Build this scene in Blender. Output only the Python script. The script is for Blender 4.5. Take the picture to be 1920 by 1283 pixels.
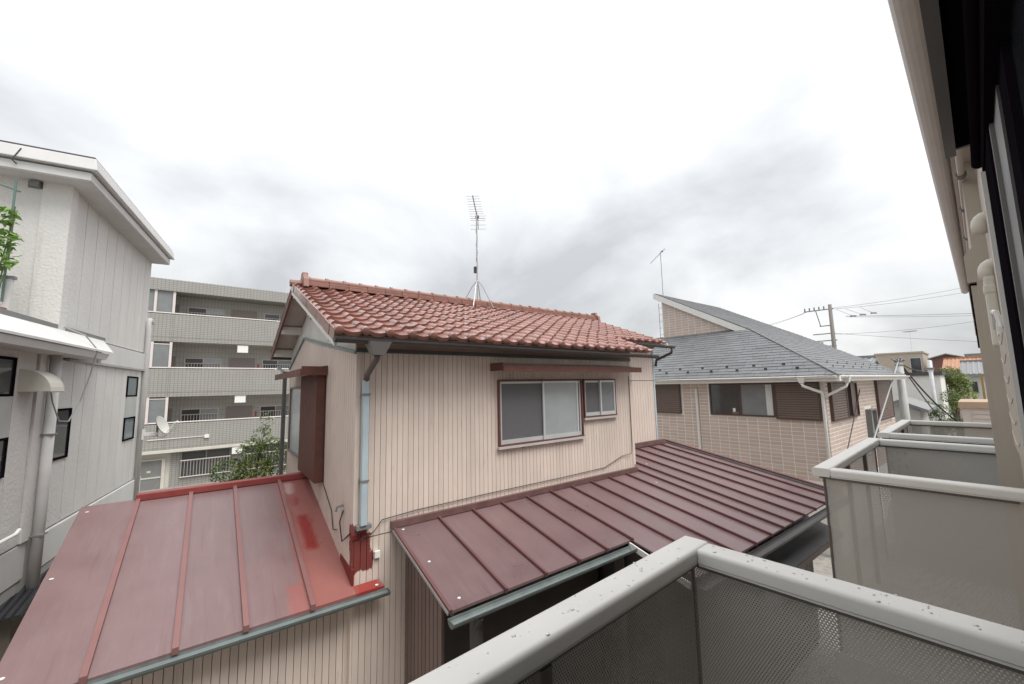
import bpy, bmesh, math, random
from mathutils import Vector, Matrix
random.seed(7)
R_ = math.radians
for o in list(bpy.data.objects): bpy.data.objects.remove(o)
scene = bpy.context.scene
col = scene.collection
CZ = 4.9                       # camera height above the ground

# ------------------------------------------------------------------ camera
cam_d = bpy.data.cameras.new('camera'); cam = bpy.data.objects.new('camera', cam_d); col.objects.link(cam)
cam_d.sensor_width = 36; cam_d.lens = 752 / 1920 * 36
cam_d.clip_start = 0.02; cam_d.clip_end = 3000
M = Matrix.Rotation(R_(49.33), 3, 'Z') @ Matrix.Rotation(R_(6.29), 3, 'X') @ Matrix.Rotation(R_(1.157), 3, 'Y')
cx_, cf_, cu_ = M.col[0], M.col[1], M.col[2]
cam.matrix_world = Matrix((( cx_[0], cu_[0], -cf_[0], 0), (cx_[1], cu_[1], -cf_[1], 0), (cx_[2], cu_[2], -cf_[2], CZ), (0, 0, 0, 1)))
scene.camera = cam
scene.render.resolution_x = 1024; scene.render.resolution_y = 684

# ------------------------------------------------------------------ world, sun, exposure
SUN_EL, SUN_AZ = 60, 80       # elevation and compass direction (from +Y, clockwise) the light comes from
w = bpy.data.worlds.new('World'); scene.world = w; w.use_nodes = True
nt = w.node_tree; nt.nodes.clear()
def N(t, tree=None, **kw):
    n = (tree or nt).nodes.new(t)
    for k, v in kw.items(): setattr(n, k, v)
    return n
out = N('ShaderNodeOutputWorld'); bg = N('ShaderNodeBackground'); bg.inputs['Strength'].default_value = 0.1
sky = N('ShaderNodeTexSky', sky_type='NISHITA'); sky.sun_disc = False
sky.sun_elevation = R_(SUN_EL); sky.sun_rotation = R_(SUN_AZ); sky.air_density = 1.2; sky.dust_density = 3.0
tc = N('ShaderNodeTexCoord'); sep = N('ShaderNodeSeparateXYZ')
zmax = N('ShaderNodeMath', operation='MAXIMUM'); zmax.inputs[1].default_value = 0.0
zadd = N('ShaderNodeMath', operation='ADD'); zadd.inputs[1].default_value = 0.42
comb = N('ShaderNodeCombineXYZ'); dv = N('ShaderNodeVectorMath', operation='DIVIDE')
L = nt.links.new
L(tc.outputs['Generated'], sep.inputs[0]); L(sep.outputs['Z'], zmax.inputs[0]); L(zmax.outputs[0], zadd.inputs[0])
for i in range(3): L(zadd.outputs[0], comb.inputs[i])
L(tc.outputs['Generated'], dv.inputs[0]); L(comb.outputs[0], dv.inputs[1])
mp = N('ShaderNodeMapping'); mp.inputs['Location'].default_value = (-4.0, 1.5, 0.0); L(dv.outputs[0], mp.inputs[0])
nz = N('ShaderNodeTexNoise'); nz.inputs['Scale'].default_value = 1.35; nz.inputs['Detail'].default_value = 7; nz.inputs['Roughness'].default_value = 0.5
nz.inputs['Distortion'].default_value = 0.35
L(mp.outputs[0], nz.inputs['Vector'])
rp = N('ShaderNodeValToRGB'); e = rp.color_ramp.elements
e[0].position = 0.37; e[0].color = (0.54, 0.552, 0.565, 1)
e[1].position = 0.70; e[1].color = (1.0, 1.0, 1.0, 1)
m_ = e.new(0.53); m_.color = (0.77, 0.78, 0.79, 1)
L(nz.outputs['Fac'], rp.inputs[0])
sc = N('ShaderNodeVectorMath', operation='SCALE'); sc.inputs['Scale'].default_value = 5.7
# overcast sky: brighter overhead than at the horizon
gr1 = N('ShaderNodeMath', operation='MULTIPLY_ADD'); gr1.inputs[1].default_value = 1.1; gr1.inputs[2].default_value = 0.95; z2 = N('ShaderNodeMath', operation='MULTIPLY'); L(zmax.outputs[0], z2.inputs[0]); L(zmax.outputs[0], z2.inputs[1]); L(z2.outputs[0], gr1.inputs[0])
grs = N('ShaderNodeVectorMath', operation='SCALE'); L(rp.outputs[0], grs.inputs[0]); L(gr1.outputs[0], grs.inputs['Scale'])
L(grs.outputs[0], sc.inputs[0])
mx = N('ShaderNodeMix', data_type='RGBA'); mx.inputs['Factor'].default_value = 0.93
L(sky.outputs[0], mx.inputs['A']); L(sc.outputs[0], mx.inputs['B'])
L(mx.outputs['Result'], bg.inputs['Color']); L(bg.outputs[0], out.inputs[0])
sd = bpy.data.lights.new('sun', 'SUN'); sun = bpy.data.objects.new('sun', sd); col.objects.link(sun)
sd.energy = 1.5; sd.angle = R_(35); sd.color = (1.0, 0.97, 0.93)
az = R_(SUN_AZ); el = R_(SUN_EL)
to_sun = Vector((math.sin(az) * math.cos(el), math.cos(az) * math.cos(el), math.sin(el)))
sun.rotation_euler = to_sun.to_track_quat('Z', 'Y').to_euler(); sun.location = (0, 0, 40)
vs = scene.view_settings
vs.view_transform = 'Standard'; vs.look = 'None'; vs.gamma = 1; vs.use_curve_mapping = False; vs.exposure = 1.05

# ------------------------------------------------------------------ materials
MATS = {}
def mat(name, c, rough=0.6, metal=0.0, var=0.12, scale=3.0, bump=0.0, bscale=60.0, dirt=0.0, dirtc=(0.08, 0.07, 0.06), isl=0.0, objr=0.0,
        spec=0.5, stretch=None, stripes=None, brick=None, streak=None, dscale=(2.2, 2.2, 0.5)):
    if name in MATS: return MATS[name]
    m = bpy.data.materials.new(name); m.use_nodes = True; t = m.node_tree; ln = t.links.new
    b = t.nodes['Principled BSDF']; b.inputs['Roughness'].default_value = rough; b.inputs['Metallic'].default_value = metal
    b.inputs['Specular IOR Level'].default_value = spec
    tcn = N('ShaderNodeTexCoord', t); vec = tcn.outputs['Object']
    if stretch:
        mpn = N('ShaderNodeMapping', t); mpn.inputs['Scale'].default_value = stretch; ln(vec, mpn.inputs[0]); vec2 = mpn.outputs[0]
    else: vec2 = vec
    no = N('ShaderNodeTexNoise', t); no.inputs['Scale'].default_value = scale; no.inputs['Detail'].default_value = 6; no.inputs['Roughness'].default_value = 0.6
    ln(vec2, no.inputs['Vector'])
    mr = N('ShaderNodeMapRange', t); mr.inputs[1].default_value = 0.25; mr.inputs[2].default_value = 0.75
    mr.inputs[3].default_value = 1 - var; mr.inputs[4].default_value = 1 + var
    ln(no.outputs['Fac'], mr.inputs[0]); fac = mr.outputs[0]
    def mul(a, bsock):
        x = N('ShaderNodeMath', t, operation='MULTIPLY'); ln(a, x.inputs[0]); ln(bsock, x.inputs[1]); return x.outputs[0]
    if isl:
        g = N('ShaderNodeNewGeometry', t); q = N('ShaderNodeMapRange', t); q.inputs[3].default_value = 1 - isl; q.inputs[4].default_value = 1 + isl
        ln(g.outputs['Random Per Island'], q.inputs[0]); fac = mul(fac, q.outputs[0])
    if objr:
        g = N('ShaderNodeObjectInfo', t); q = N('ShaderNodeMapRange', t); q.inputs[3].default_value = 1 - objr; q.inputs[4].default_value = 1 + objr
        ln(g.outputs['Random'], q.inputs[0]); fac = mul(fac, q.outputs[0])
    vm = N('ShaderNodeVectorMath', t, operation='SCALE'); vm.inputs[0].default_value = c[:3]; ln(fac, vm.inputs['Scale'])
    cs = vm.outputs[0]
    if brick:
        bt = N('ShaderNodeTexBrick', t); bt.inputs['Scale'].default_value = 1.0
        bt.inputs['Color1'].default_value = (*c, 1); bt.inputs['Color2'].default_value = (*[k * 0.94 for k in c], 1); bt.inputs['Mortar'].default_value = (*brick['mortar'], 1)
        bt.inputs['Brick Width'].default_value = brick['w']; bt.inputs['Row Height'].default_value = brick['h']; bt.inputs['Mortar Size'].default_value = brick['m']
        bt.offset = brick.get('off', 0.0)
        rm = N('ShaderNodeMapping', t); rm.inputs['Rotation'].default_value = (R_(90), 0, 0); ln(vec, rm.inputs[0]); ln(rm.outputs[0], bt.inputs['Vector'])
        v2 = N('ShaderNodeVectorMath', t, operation='SCALE'); ln(bt.outputs['Color'], v2.inputs[0]); ln(fac, v2.inputs['Scale']); cs = v2.outputs[0]
    if dirt:
        n2 = N('ShaderNodeTexNoise', t); n2.inputs['Scale'].default_value = 1.7; n2.inputs['Detail'].default_value = 9; n2.inputs['Roughness'].default_value = 0.7
        m3 = N('ShaderNodeMapping', t); m3.inputs['Scale'].default_value = dscale; ln(vec, m3.inputs[0]); ln(m3.outputs[0], n2.inputs['Vector'])
        r2 = N('ShaderNodeMapRange', t); r2.inputs[1].default_value = 0.5; r2.inputs[2].default_value = 0.8; r2.inputs[3].default_value = 0; r2.inputs[4].default_value = dirt
        ln(n2.outputs['Fac'], r2.inputs[0])
        mxn = N('ShaderNodeMix', t, data_type='RGBA'); mxn.inputs['B'].default_value = (*dirtc, 1); ln(r2.outputs[0], mxn.inputs['Factor']); ln(cs, mxn.inputs['A']); cs = mxn.outputs['Result']
    if streak:                                            # (colour, amount, stretch, threshold)
        n5 = N('ShaderNodeTexNoise', t); n5.inputs['Scale'].default_value = 1.0; n5.inputs['Detail'].default_value = 8; n5.inputs['Roughness'].default_value = 0.7
        m5 = N('ShaderNodeMapping', t); m5.inputs['Scale'].default_value = streak[2]; m5.inputs['Location'].default_value = (3.3, 1.7, 9.1); ln(vec, m5.inputs[0]); ln(m5.outputs[0], n5.inputs['Vector'])
        r5_ = N('ShaderNodeMapRange', t); r5_.inputs[1].default_value = streak[3]; r5_.inputs[2].default_value = streak[3] + 0.18; r5_.inputs[3].default_value = 0; r5_.inputs[4].default_value = streak[1]
        ln(n5.outputs['Fac'], r5_.inputs[0]); mx5 = N('ShaderNodeMix', t, data_type='RGBA'); mx5.inputs['B'].default_value = (*streak[0], 1); ln(r5_.outputs[0], mx5.inputs['Factor']); ln(cs, mx5.inputs['A']); cs = mx5.outputs['Result']
    rv = N('ShaderNodeMapRange', t); rv.inputs[1].default_value = 0.3; rv.inputs[2].default_value = 0.7; rv.inputs[3].default_value = max(0.02, rough * 0.8); rv.inputs[4].default_value = min(1, rough * 1.25)
    ln(no.outputs['Fac'], rv.inputs[0]); ln(rv.outputs[0], b.inputs['Roughness'])
    ln(cs, b.inputs['Base Color'])
    if bump:
        n4 = N('ShaderNodeTexNoise', t); n4.inputs['Scale'].default_value = bscale; n4.inputs['Detail'].default_value = 4; ln(vec, n4.inputs['Vector'])
        bp = N('ShaderNodeBump', t); bp.inputs['Strength'].default_value = bump; bp.inputs['Distance'].default_value = 0.01
        ln(n4.outputs['Fac'], bp.inputs['Height']); ln(bp.outputs[0], b.inputs['Normal'])
    MATS[name] = m; m['bsdf_color'] = 'base'; m['cs'] = 1
    return m
def glass(name, c, rough=0.05, spec=0.8, var=0.2):
    m = mat(name, c, rough, 0.0, var, 2.0, spec=spec); return m
def paint_mask(m, colour, boxes, nscale=14, amp=0.09, stretch=(1, 1, 1), soft=0.02):
    """repainted red patches: boxes in object coordinates with ragged brushed edges"""
    t = m.node_tree; ln = t.links.new; b = t.nodes['Principled BSDF']
    src = b.inputs['Base Color'].links[0].from_socket
    tcn = N('ShaderNodeTexCoord', t); no = N('ShaderNodeTexNoise', t); no.inputs['Scale'].default_value = nscale; no.inputs['Detail'].default_value = 7; no.inputs['Roughness'].default_value = 0.65
    mpn = N('ShaderNodeMapping', t); mpn.inputs['Scale'].default_value = stretch; ln(tcn.outputs['Object'], mpn.inputs[0]); ln(mpn.outputs[0], no.inputs['Vector'])
    sb = N('ShaderNodeVectorMath', t, operation='SUBTRACT'); ln(no.outputs['Color'], sb.inputs[0]); sb.inputs[1].default_value = (0.5, 0.5, 0.5)
    s2 = N('ShaderNodeVectorMath', t, operation='SCALE'); ln(sb.outputs[0], s2.inputs[0]); s2.inputs['Scale'].default_value = amp * 2
    ad = N('ShaderNodeVectorMath', t, operation='ADD'); ln(tcn.outputs['Object'], ad.inputs[0]); ln(s2.outputs[0], ad.inputs[1])
    sp = N('ShaderNodeSeparateXYZ', t); ln(ad.outputs[0], sp.inputs[0])
    for (lo, hi, fac, colr) in boxes:
        acc = None
        for i in range(3):
            for bound, op in ((lo[i], 'GREATER_THAN'), (hi[i], 'LESS_THAN')):
                if bound is None: continue
                q = N('ShaderNodeMapRange', t, interpolation_type='SMOOTHSTEP'); ln(sp.outputs[i], q.inputs[0]); q.inputs[1].default_value = bound - soft; q.inputs[2].default_value = bound + soft
                q.inputs[3].default_value = 0.0 if op == 'GREATER_THAN' else 1.0; q.inputs[4].default_value = 1.0 - q.inputs[3].default_value
                if acc is None: acc = q.outputs[0]
                else:
                    x = N('ShaderNodeMath', t, operation='MULTIPLY'); ln(acc, x.inputs[0]); ln(q.outputs[0], x.inputs[1]); acc = x.outputs[0]
        f = N('ShaderNodeMath', t, operation='MULTIPLY'); ln(acc, f.inputs[0]); f.inputs[1].default_value = fac
        mxn = N('ShaderNodeMix', t, data_type='RGBA'); ln(f.outputs[0], mxn.inputs['Factor']); ln(src, mxn.inputs['A']); mxn.inputs['B'].default_value = (*colr, 1)
        src = mxn.outputs['Result']
    ln(src, b.inputs['Base Color'])

siding = mat('beige_siding', (0.69, 0.585, 0.515), 0.5, var=0.07, scale=1.5, dirt=0.3, dirtc=(0.36, 0.30, 0.28), objr=0.05, streak=((0.34, 0.20, 0.12), 0.5, (16, 16, 1.6), 0.60))
paint_mask(siding, None, [((-0.05, -0.3, CZ - 2.02), (0.19, 0.10, CZ - 1.60), 0.95, (0.17, 0.018, 0.015)),
                          ((-0.05, -0.3, CZ - 1.66), (0.13, 0.10, CZ - 1.50), 0.9, (0.20, 0.02, 0.018))], nscale=9, amp=0.11, stretch=(1, 1, 0.35), soft=0.006)
siding_core = mat('siding_groove', (0.50, 0.39, 0.33), 0.7, var=0.1)
rooftile = mat('glazed_clay_tile', (0.265, 0.122, 0.095), 0.30, var=0.14, scale=9, objr=0.20, isl=0.0, spec=0.6, dirt=0.35, dirtc=(0.13, 0.085, 0.07))
rooftile_b = mat('glazed_clay_tile_mass', (0.265, 0.122, 0.095), 0.30, var=0.14, scale=9, isl=0.2, spec=0.6)
for _m in (rooftile, rooftile_b):
    _m.node_tree.nodes['Principled BSDF'].inputs['Coat Weight'].default_value = 0.4; _m.node_tree.nodes['Principled BSDF'].inputs['Coat Roughness'].default_value = 0.12
ridge_m = mat('ridge_tile_clay', (0.24, 0.115, 0.088), 0.45, var=0.2, scale=12, objr=0.15, dirt=0.4, dirtc=(0.16, 0.10, 0.085))
mroof = mat('maroon_sheet_metal', (0.165, 0.105, 0.107), 0.33, var=0.12, scale=2.2, dirt=0.55, dirtc=(0.205, 0.165, 0.165), objr=0.09, bump=0.10, bscale=5, dscale=(5.0, 0.8, 0.8), streak=((0.10, 0.058, 0.055), 0.55, (22, 1.1, 1.1), 0.55))
mroof_l = mat('repainted_sheet_metal', (0.195, 0.125, 0.125), 0.34, var=0.10, scale=2.0, dirt=0.55, dirtc=(0.235, 0.185, 0.185), objr=0.06, bump=0.10, bscale=5, dscale=(5.0, 0.8, 0.8), streak=((0.12, 0.07, 0.066), 0.5, (20, 1.0, 1.0), 0.55))
paint_mask(mroof_l, None, [((-0.47, -3, None), (1, 3, None), 0.85, (0.29, 0.105, 0.09)),
                           ((-0.33, 0.75, None), (-0.20, 1.5, None), 0.9, (0.22, 0.025, 0.022)),
                           ((-0.33, 1.75, None), (-0.26, 2.0, None), 0.7, (0.22, 0.03, 0.025)),
                           ((-0.38, 2.1, None), (-0.28, 2.42, None), 0.7, (0.45, 0.33, 0.32)),
                           ((-0.62, -0.2, None), (-0.46, 0.25, None), 0.6, (0.32, 0.10, 0.085)),
                           ((0.0, -3, None), (0.26, 0.5, None), 0.95, (0.27, 0.035, 0.028))], nscale=11, amp=0.075, stretch=(1, 0.45, 1), soft=0.045)
mbatten = mat('maroon_batten', (0.13, 0.055, 0.055), 0.5, var=0.15)
mbatten_l = mat('brown_batten', (0.22, 0.105, 0.10), 0.45, var=0.12)
redcap = mat('red_ridge_cap', (0.26, 0.055, 0.05), 0.42, var=0.15)
gutter_d = mat('dark_gutter', (0.06, 0.055, 0.055), 0.45, var=0.2)
gutter_g = mat('green_grey_gutter', (0.13, 0.155, 0.15), 0.5, var=0.25, scale=8)
pipe_blue = mat('pale_blue_downpipe', (0.42, 0.50, 0.54), 0.4, var=0.1)
pipe_brown = mat('brown_pipe', (0.13, 0.10, 0.09), 0.5)
brown = mat('brown_paint', (0.14, 0.055, 0.042), 0.55, var=0.25, scale=10, dirt=0.3, dirtc=(0.22, 0.13, 0.10))
brown_d = mat('dark_brown_ribbed_metal', (0.075, 0.050, 0.045), 0.5, var=0.15)
woodfr = mat('weathered_frieze', (0.26, 0.17, 0.13), 0.7, var=0.2)
greentrim = mat('green_trim', (0.22, 0.28, 0.27), 0.5, var=0.15)
plaster = mat('white_plaster', (0.68, 0.66, 0.62), 0.85, var=0.10, scale=2, dirt=0.5, dirtc=(0.45, 0.42, 0.38), bump=0.1)
alum = mat('silver_sash', (0.62, 0.63, 0.64), 0.35, metal=0.3, var=0.05)
screen = mat('insect_screen', (0.12, 0.12, 0.125), 0.7, var=0.12, scale=25)
frost = mat('frosted_glass', (0.34, 0.38, 0.385), 0.22, var=0.10, spec=0.9)
for _m, _w in ((frost, 0.9), (screen, 0.25)):
    _b = _m.node_tree.nodes['Principled BSDF']; _b.inputs['Coat Weight'].default_value = _w; _b.inputs['Coat Roughness'].default_value = 0.04
darkglass = mat('dark_glass', (0.028, 0.032, 0.036), 0.06, spec=0.9, var=0.3)
curtain_g = mat('curtained_glass', (0.55, 0.60, 0.63), 0.15, var=0.06)
stucco = mat('light_grey_stucco', (0.62, 0.61, 0.59), 0.85, var=0.05, scale=1.2, bump=0.9, bscale=26, dirt=0.35, dirtc=(0.47, 0.45, 0.42), objr=0.025, streak=((0.38, 0.36, 0.33), 0.45, (9, 9, 0.7), 0.56))
stucco_trim = mat('white_trim', (0.60, 0.60, 0.59), 0.55, var=0.06, dirt=0.3, dirtc=(0.5, 0.48, 0.45))
joint_m = mat('panel_joint', (0.40, 0.38, 0.36), 0.8)
soffit_m = mat('soffit_grey', (0.52, 0.51, 0.50), 0.8)
lead = mat('lead_grey_metal', (0.20, 0.20, 0.20), 0.5)
apt_tile = mat('grey_mosaic_tile', (0.345, 0.34, 0.32), 0.55, var=0.06, scale=1.0, brick=dict(w=0.16, h=0.10, m=0.016, mortar=(0.22, 0.215, 0.19)), dirt=0.25, dirtc=(0.24, 0.23, 0.20))
apt_tile_d = mat('grey_gallery_tile', (0.50, 0.485, 0.45), 0.6, var=0.06, scale=1.0, brick=dict(w=0.16, h=0.30, m=0.018, mortar=(0.38, 0.37, 0.34)))
apt_conc = mat('apartment_concrete', (0.55, 0.53, 0.47), 0.8, var=0.1)
apt_rail = mat('pale_rail', (0.66, 0.60, 0.57), 0.5, var=0.05)
apt_door = mat('taupe_door', (0.30, 0.255, 0.24), 0.5, var=0.04)
apt_glassp = mat('smoked_panel', (0.20, 0.215, 0.215), 0.15, var=0.12)
whitebox = mat('white_plastic', (0.78, 0.78, 0.76), 0.4, var=0.04)
btile = mat('beige_brick_tile', (0.53, 0.425, 0.365), 0.6, var=0.08, scale=6, objr=0.07, bump=0.06, bscale=40)
btile_i = mat('beige_brick_tile_mass', (0.53, 0.425, 0.365), 0.6, var=0.08, scale=6, isl=0.07)
mortar = mat('pale_mortar', (0.80, 0.77, 0.73), 0.85, var=0.06)
slate = mat('grey_slate_shingle', (0.135, 0.141, 0.148), 0.55, var=0.14, scale=1.4, isl=0.13, dirt=0.5, dirtc=(0.17, 0.18, 0.185), bump=0.05)
white_paint = mat('white_paint', (0.74, 0.72, 0.69), 0.5, var=0.05, dirt=0.2, dirtc=(0.5, 0.48, 0.45))
shutter_br = mat('brown_shutter', (0.17, 0.125, 0.105), 0.5, var=0.1)
frame_br = mat('dark_brown_frame', (0.085, 0.05, 0.042), 0.45, var=0.12)
curt = mat('white_curtain', (0.6, 0.6, 0.58), 0.8, var=0.12, scale=5, stretch=(12, 12, 0.6))
rail_m = mat('pale_aluminium_rail', (0.74, 0.715, 0.67), 0.35, metal=0.0, var=0.04, scale=5, bump=0.02, dirt=0.25, dirtc=(0.6, 0.575, 0.53))
rail_in = mat('bronze_aluminium', (0.16, 0.145, 0.135), 0.4, metal=0.3, var=0.05)
ownwall = mat('taupe_wall_panel', (0.47, 0.42, 0.355), 0.6, var=0.05, bump=0.05)
ownsoff = mat('beige_soffit', (0.55, 0.51, 0.47), 0.7, var=0.04)
black_al = mat('black_aluminium', (0.010, 0.008, 0.011), 0.9, metal=0.0, var=0.1, spec=0.0)
grey_al = mat('grey_bronze_aluminium', (0.17, 0.16, 0.155), 0.55, metal=0.0, var=0.06)
cream = mat('cream_plastic', (0.66, 0.63, 0.55), 0.45, var=0.04)
slab = mat('balcony_slab', (0.40, 0.385, 0.36), 0.75, var=0.1, bump=0.1)
concrete = mat('pole_concrete', (0.44, 0.44, 0.43), 0.8, var=0.1, bump=0.1)
wire_m = mat('black_wire', (0.03, 0.03, 0.032), 0.6)
wire_g = mat('galvanised_wire', (0.30, 0.31, 0.31), 0.5)
asphalt = mat('asphalt', (0.055, 0.054, 0.053), 0.9, var=0.2, scale=2, bump=0.3, bscale=90)
soil = mat('gravel_soil', (0.27, 0.255, 0.23), 0.95, var=0.35, scale=6, bump=0.5, bscale=40, dirt=0.5, dirtc=(0.06, 0.065, 0.04))
white_wall = mat('white_house_wall', (0.70, 0.69, 0.66), 0.8, var=0.06, bump=0.1, dirt=0.3, dirtc=(0.5, 0.48, 0.45))
orange_tile = mat('orange_roof', (0.36, 0.19, 0.115), 0.7, var=0.35, scale=4, isl=0.15)
grey_roof = mat('grey_roof_tile', (0.21, 0.21, 0.215), 0.6, var=0.2, scale=5, isl=0.15)
dark_roof = mat('dark_roof', (0.07, 0.06, 0.065), 0.5, var=0.2)
tan_wall = mat('tan_wall', (0.42, 0.36, 0.29), 0.8, var=0.1)
brick_red = mat('red_brown_wall', (0.17, 0.085, 0.07), 0.8, var=0.15)
bark = mat('bark', (0.12, 0.09, 0.065), 0.9, var=0.3, scale=20, bump=0.4)
def leafmat(name, c):
    m = mat(name, c, 0.45, var=0.25, scale=3, isl=0.45); b = m.node_tree.nodes['Principled BSDF']
    b.inputs['Subsurface Weight'].default_value = 0.0
    t = m.node_tree; tr = N('ShaderNodeBsdfTranslucent', t); mixs = N('ShaderNodeMixShader', t); mixs.inputs[0].default_value = 0.3
    t.links.new(b.inputs['Base Color'].links[0].from_socket, tr.inputs['Color'])
    o = t.nodes['Material Output']; t.links.new(b.outputs[0], mixs.inputs[1]); t.links.new(tr.outputs[0], mixs.inputs[2]); t.links.new(mixs.outputs[0], o.inputs[0])
    return m
leaf_g = leafmat('green_leaf', (0.13, 0.19, 0.055)); leaf_y = leafmat('yellow_green_leaf', (0.20, 0.25, 0.03)); leaf_d = leafmat('dark_green_leaf', (0.075, 0.125, 0.035))
leaf_l = leafmat('fresh_green_leaf', (0.16, 0.30, 0.05))
yellow_m = mat('yellow_panel', (0.55, 0.48, 0.14), 0.6)
red_m = mat('red_plate', (0.5, 0.05, 0.04), 0.5)
car_m = mat('silver_car_paint', (0.45, 0.46, 0.47), 0.25, metal=0.6, var=0.03)
tyre_m = mat('tyre_rubber', (0.02, 0.02, 0.02), 0.8)
water = bpy.data.materials.new('water_drop'); water.use_nodes = True
wb = water.node_tree.nodes['Principled BSDF']; wb.inputs['Base Color'].default_value = (0.80, 0.78, 0.74, 1); wb.inputs['Roughness'].default_value = 0.03
wb.inputs['Coat Weight'].default_value = 0.5; wb.inputs['IOR'].default_value = 1.33
def perf(name, c, pitch, rad):
    """perforated sheet: staggered round holes, really open"""
    m = bpy.data.materials.new(name); m.use_nodes = True; t = m.node_tree; ln = t.links.new
    b = t.nodes['Principled BSDF']; b.inputs['Base Color'].default_value = (*c, 1); b.inputs['Roughness'].default_value = 0.45; b.inputs['Metallic'].default_value = 0.2
    uv = N('ShaderNodeTexCoord', t); sp = N('ShaderNodeSeparateXYZ', t); ln(uv.outputs['UV'], sp.inputs[0])
    def math_(op, a, v=None, b2=None):
        x = N('ShaderNodeMath', t, operation=op)
        if hasattr(a, 'is_linked') or hasattr(a, 'links'): ln(a, x.inputs[0])
        else: x.inputs[0].default_value = a
        if b2 is not None: ln(b2, x.inputs[1])
        elif v is not None: x.inputs[1].default_value = v
        return x.outputs[0]
    row_h = pitch * 0.866
    v = math_('DIVIDE', sp.outputs[1], row_h); row = math_('FLOOR', v); odd = math_('MODULO', row, 2.0); sh = math_('MULTIPLY', odd, 0.5)
    u = math_('DIVIDE', sp.outputs[0], pitch); u2 = math_('ADD', u, None, sh)
    fu = math_('SUBTRACT', math_('FRACT', u2), 0.5); fv = math_('MULTIPLY', math_('SUBTRACT', math_('FRACT', v), 0.5), 0.866)
    d2 = math_('ADD', math_('MULTIPLY', fu, None, fu), None, math_('MULTIPLY', fv, None, fv))
    hole = math_('LESS_THAN', d2, (rad / pitch) ** 2)
    tr = N('ShaderNodeBsdfTransparent', t); ms = N('ShaderNodeMixShader', t)
    ln(hole, ms.inputs[0]); ln(b.outputs[0], ms.inputs[1]); ln(tr.outputs[0], ms.inputs[2])
    o = t.nodes['Material Output']; ln(ms.outputs[0], o.inputs[0])
    return m
perf_m = perf('perforated_bronze_sheet', (0.52, 0.49, 0.445), 0.0082, 0.0020)

# ------------------------------------------------------------------ geometry helpers
class MB:
    def __init__(s): s.v = []; s.f = []; s.mi = []; s.uv = None
    def add(s, vs, fs, mi=0):
        k = len(s.v); s.v += [tuple(p) for p in vs]; s.f += [tuple(i + k for i in f) for f in fs]; s.mi += [mi] * len(fs); return s
    def box(s, x0, x1, y0, y1, z0, z1, mi=0):
        return s.add([(x0, y0, z0), (x1, y0, z0), (x1, y1, z0), (x0, y1, z0), (x0, y0, z1), (x1, y0, z1), (x1, y1, z1), (x0, y1, z1)],
                     [(0, 3, 2, 1), (4, 5, 6, 7), (0, 1, 5, 4), (1, 2, 6, 5), (2, 3, 7, 6), (3, 0, 4, 7)], mi)
    def hexa(s, b, t, mi=0):           # two quads, bottom and top
        return s.add(list(b) + list(t), [(0, 3, 2, 1), (4, 5, 6, 7), (0, 1, 5, 4), (1, 2, 6, 5), (2, 3, 7, 6), (3, 0, 4, 7)], mi)
    def extr(s, poly, d, mi=0):        # polygon (3d points) extruded by vector d
        n = len(poly); p2 = [tuple(a[i] + d[i] for i in range(3)) for a in poly]
        fs = [tuple(range(n))[::-1], tuple(range(n, 2 * n))] + [(i, (i + 1) % n, n + (i + 1) % n, n + i) for i in range(n)]
        return s.add(list(poly) + p2, fs, mi)
    def beam(s, a, b, w, h, up=(0, 0, 1), mi=0):
        a = Vector(a); b = Vector(b); d = (b - a).normalized(); u = Vector(up); sx = d.cross(u).normalized(); u = sx.cross(d).normalized()
        q = lambda p: [p - sx * w / 2 - u * h / 2, p + sx * w / 2 - u * h / 2, p + sx * w / 2 + u * h / 2, p - sx * w / 2 + u * h / 2]
        return s.hexa(q(a), q(b), mi)
    def tube(s, pts, r, n=8, mi=0, r1=None, cap=True):
        pts = [Vector(p) for p in pts]; k = len(s.v); m = len(pts); prev = None
        for i, p in enumerate(pts):
            d = (pts[min(i + 1, m - 1)] - pts[max(i - 1, 0)]).normalized()
            a = prev if prev is not None else (Vector((0, 0, 1)) if abs(d.z) < 0.9 else Vector((1, 0, 0)))
            x = (a - d * a.dot(d)).normalized(); y = d.cross(x); prev = x
            rr = r if r1 is None else r + (r1 - r) * i / (m - 1)
            for j in range(n):
                t = 2 * math.pi * j / n; s.v.append(tuple(p + x * math.cos(t) * rr + y * math.sin(t) * rr))
        for i in range(m - 1):
            for j in range(n):
                s.f.append((k + i * n + j, k + i * n + (j + 1) % n, k + (i + 1) * n + (j + 1) % n, k + (i + 1) * n + j)); s.mi.append(mi)
        if cap:
            s.f.append(tuple(k + j for j in range(n))[::-1]); s.mi.append(mi); s.f.append(tuple(k + (m - 1) * n + j for j in range(n))); s.mi.append(mi)
        return s
    def build(s, name, m, parent=None, dz=None, loc=None, smooth=False, bevel=0.0, kind=None, label=None, autosmooth=False):
        me = bpy.data.meshes.new(name); dz = CZ if dz is None else dz
        me.from_pydata([(p[0], p[1], p[2] + dz) for p in s.v], [], s.f)
        for x in (m if isinstance(m, (list, tuple)) else [m]): me.materials.append(x)
        if isinstance(m, (list, tuple)):
            for p, k in zip(me.polygons, s.mi): p.material_index = k
        bm = bmesh.new(); bm.from_mesh(me)
        bmesh.ops.recalc_face_normals(bm, faces=bm.faces)
        if bevel: bmesh.ops.bevel(bm, geom=[e for e in bm.edges if e.is_manifold and e.calc_face_angle(0) > 0.6], offset=bevel, segments=2, profile=0.6, affect='EDGES')
        bm.to_mesh(me); bm.free()
        if smooth:
            for p in me.polygons: p.use_smooth = True
        if autosmooth:
            for p in me.polygons: p.use_smooth = True
            me.set_sharp_from_angle(angle=R_(35))
        return mkobj(name, me, parent, loc, kind, label)
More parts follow.
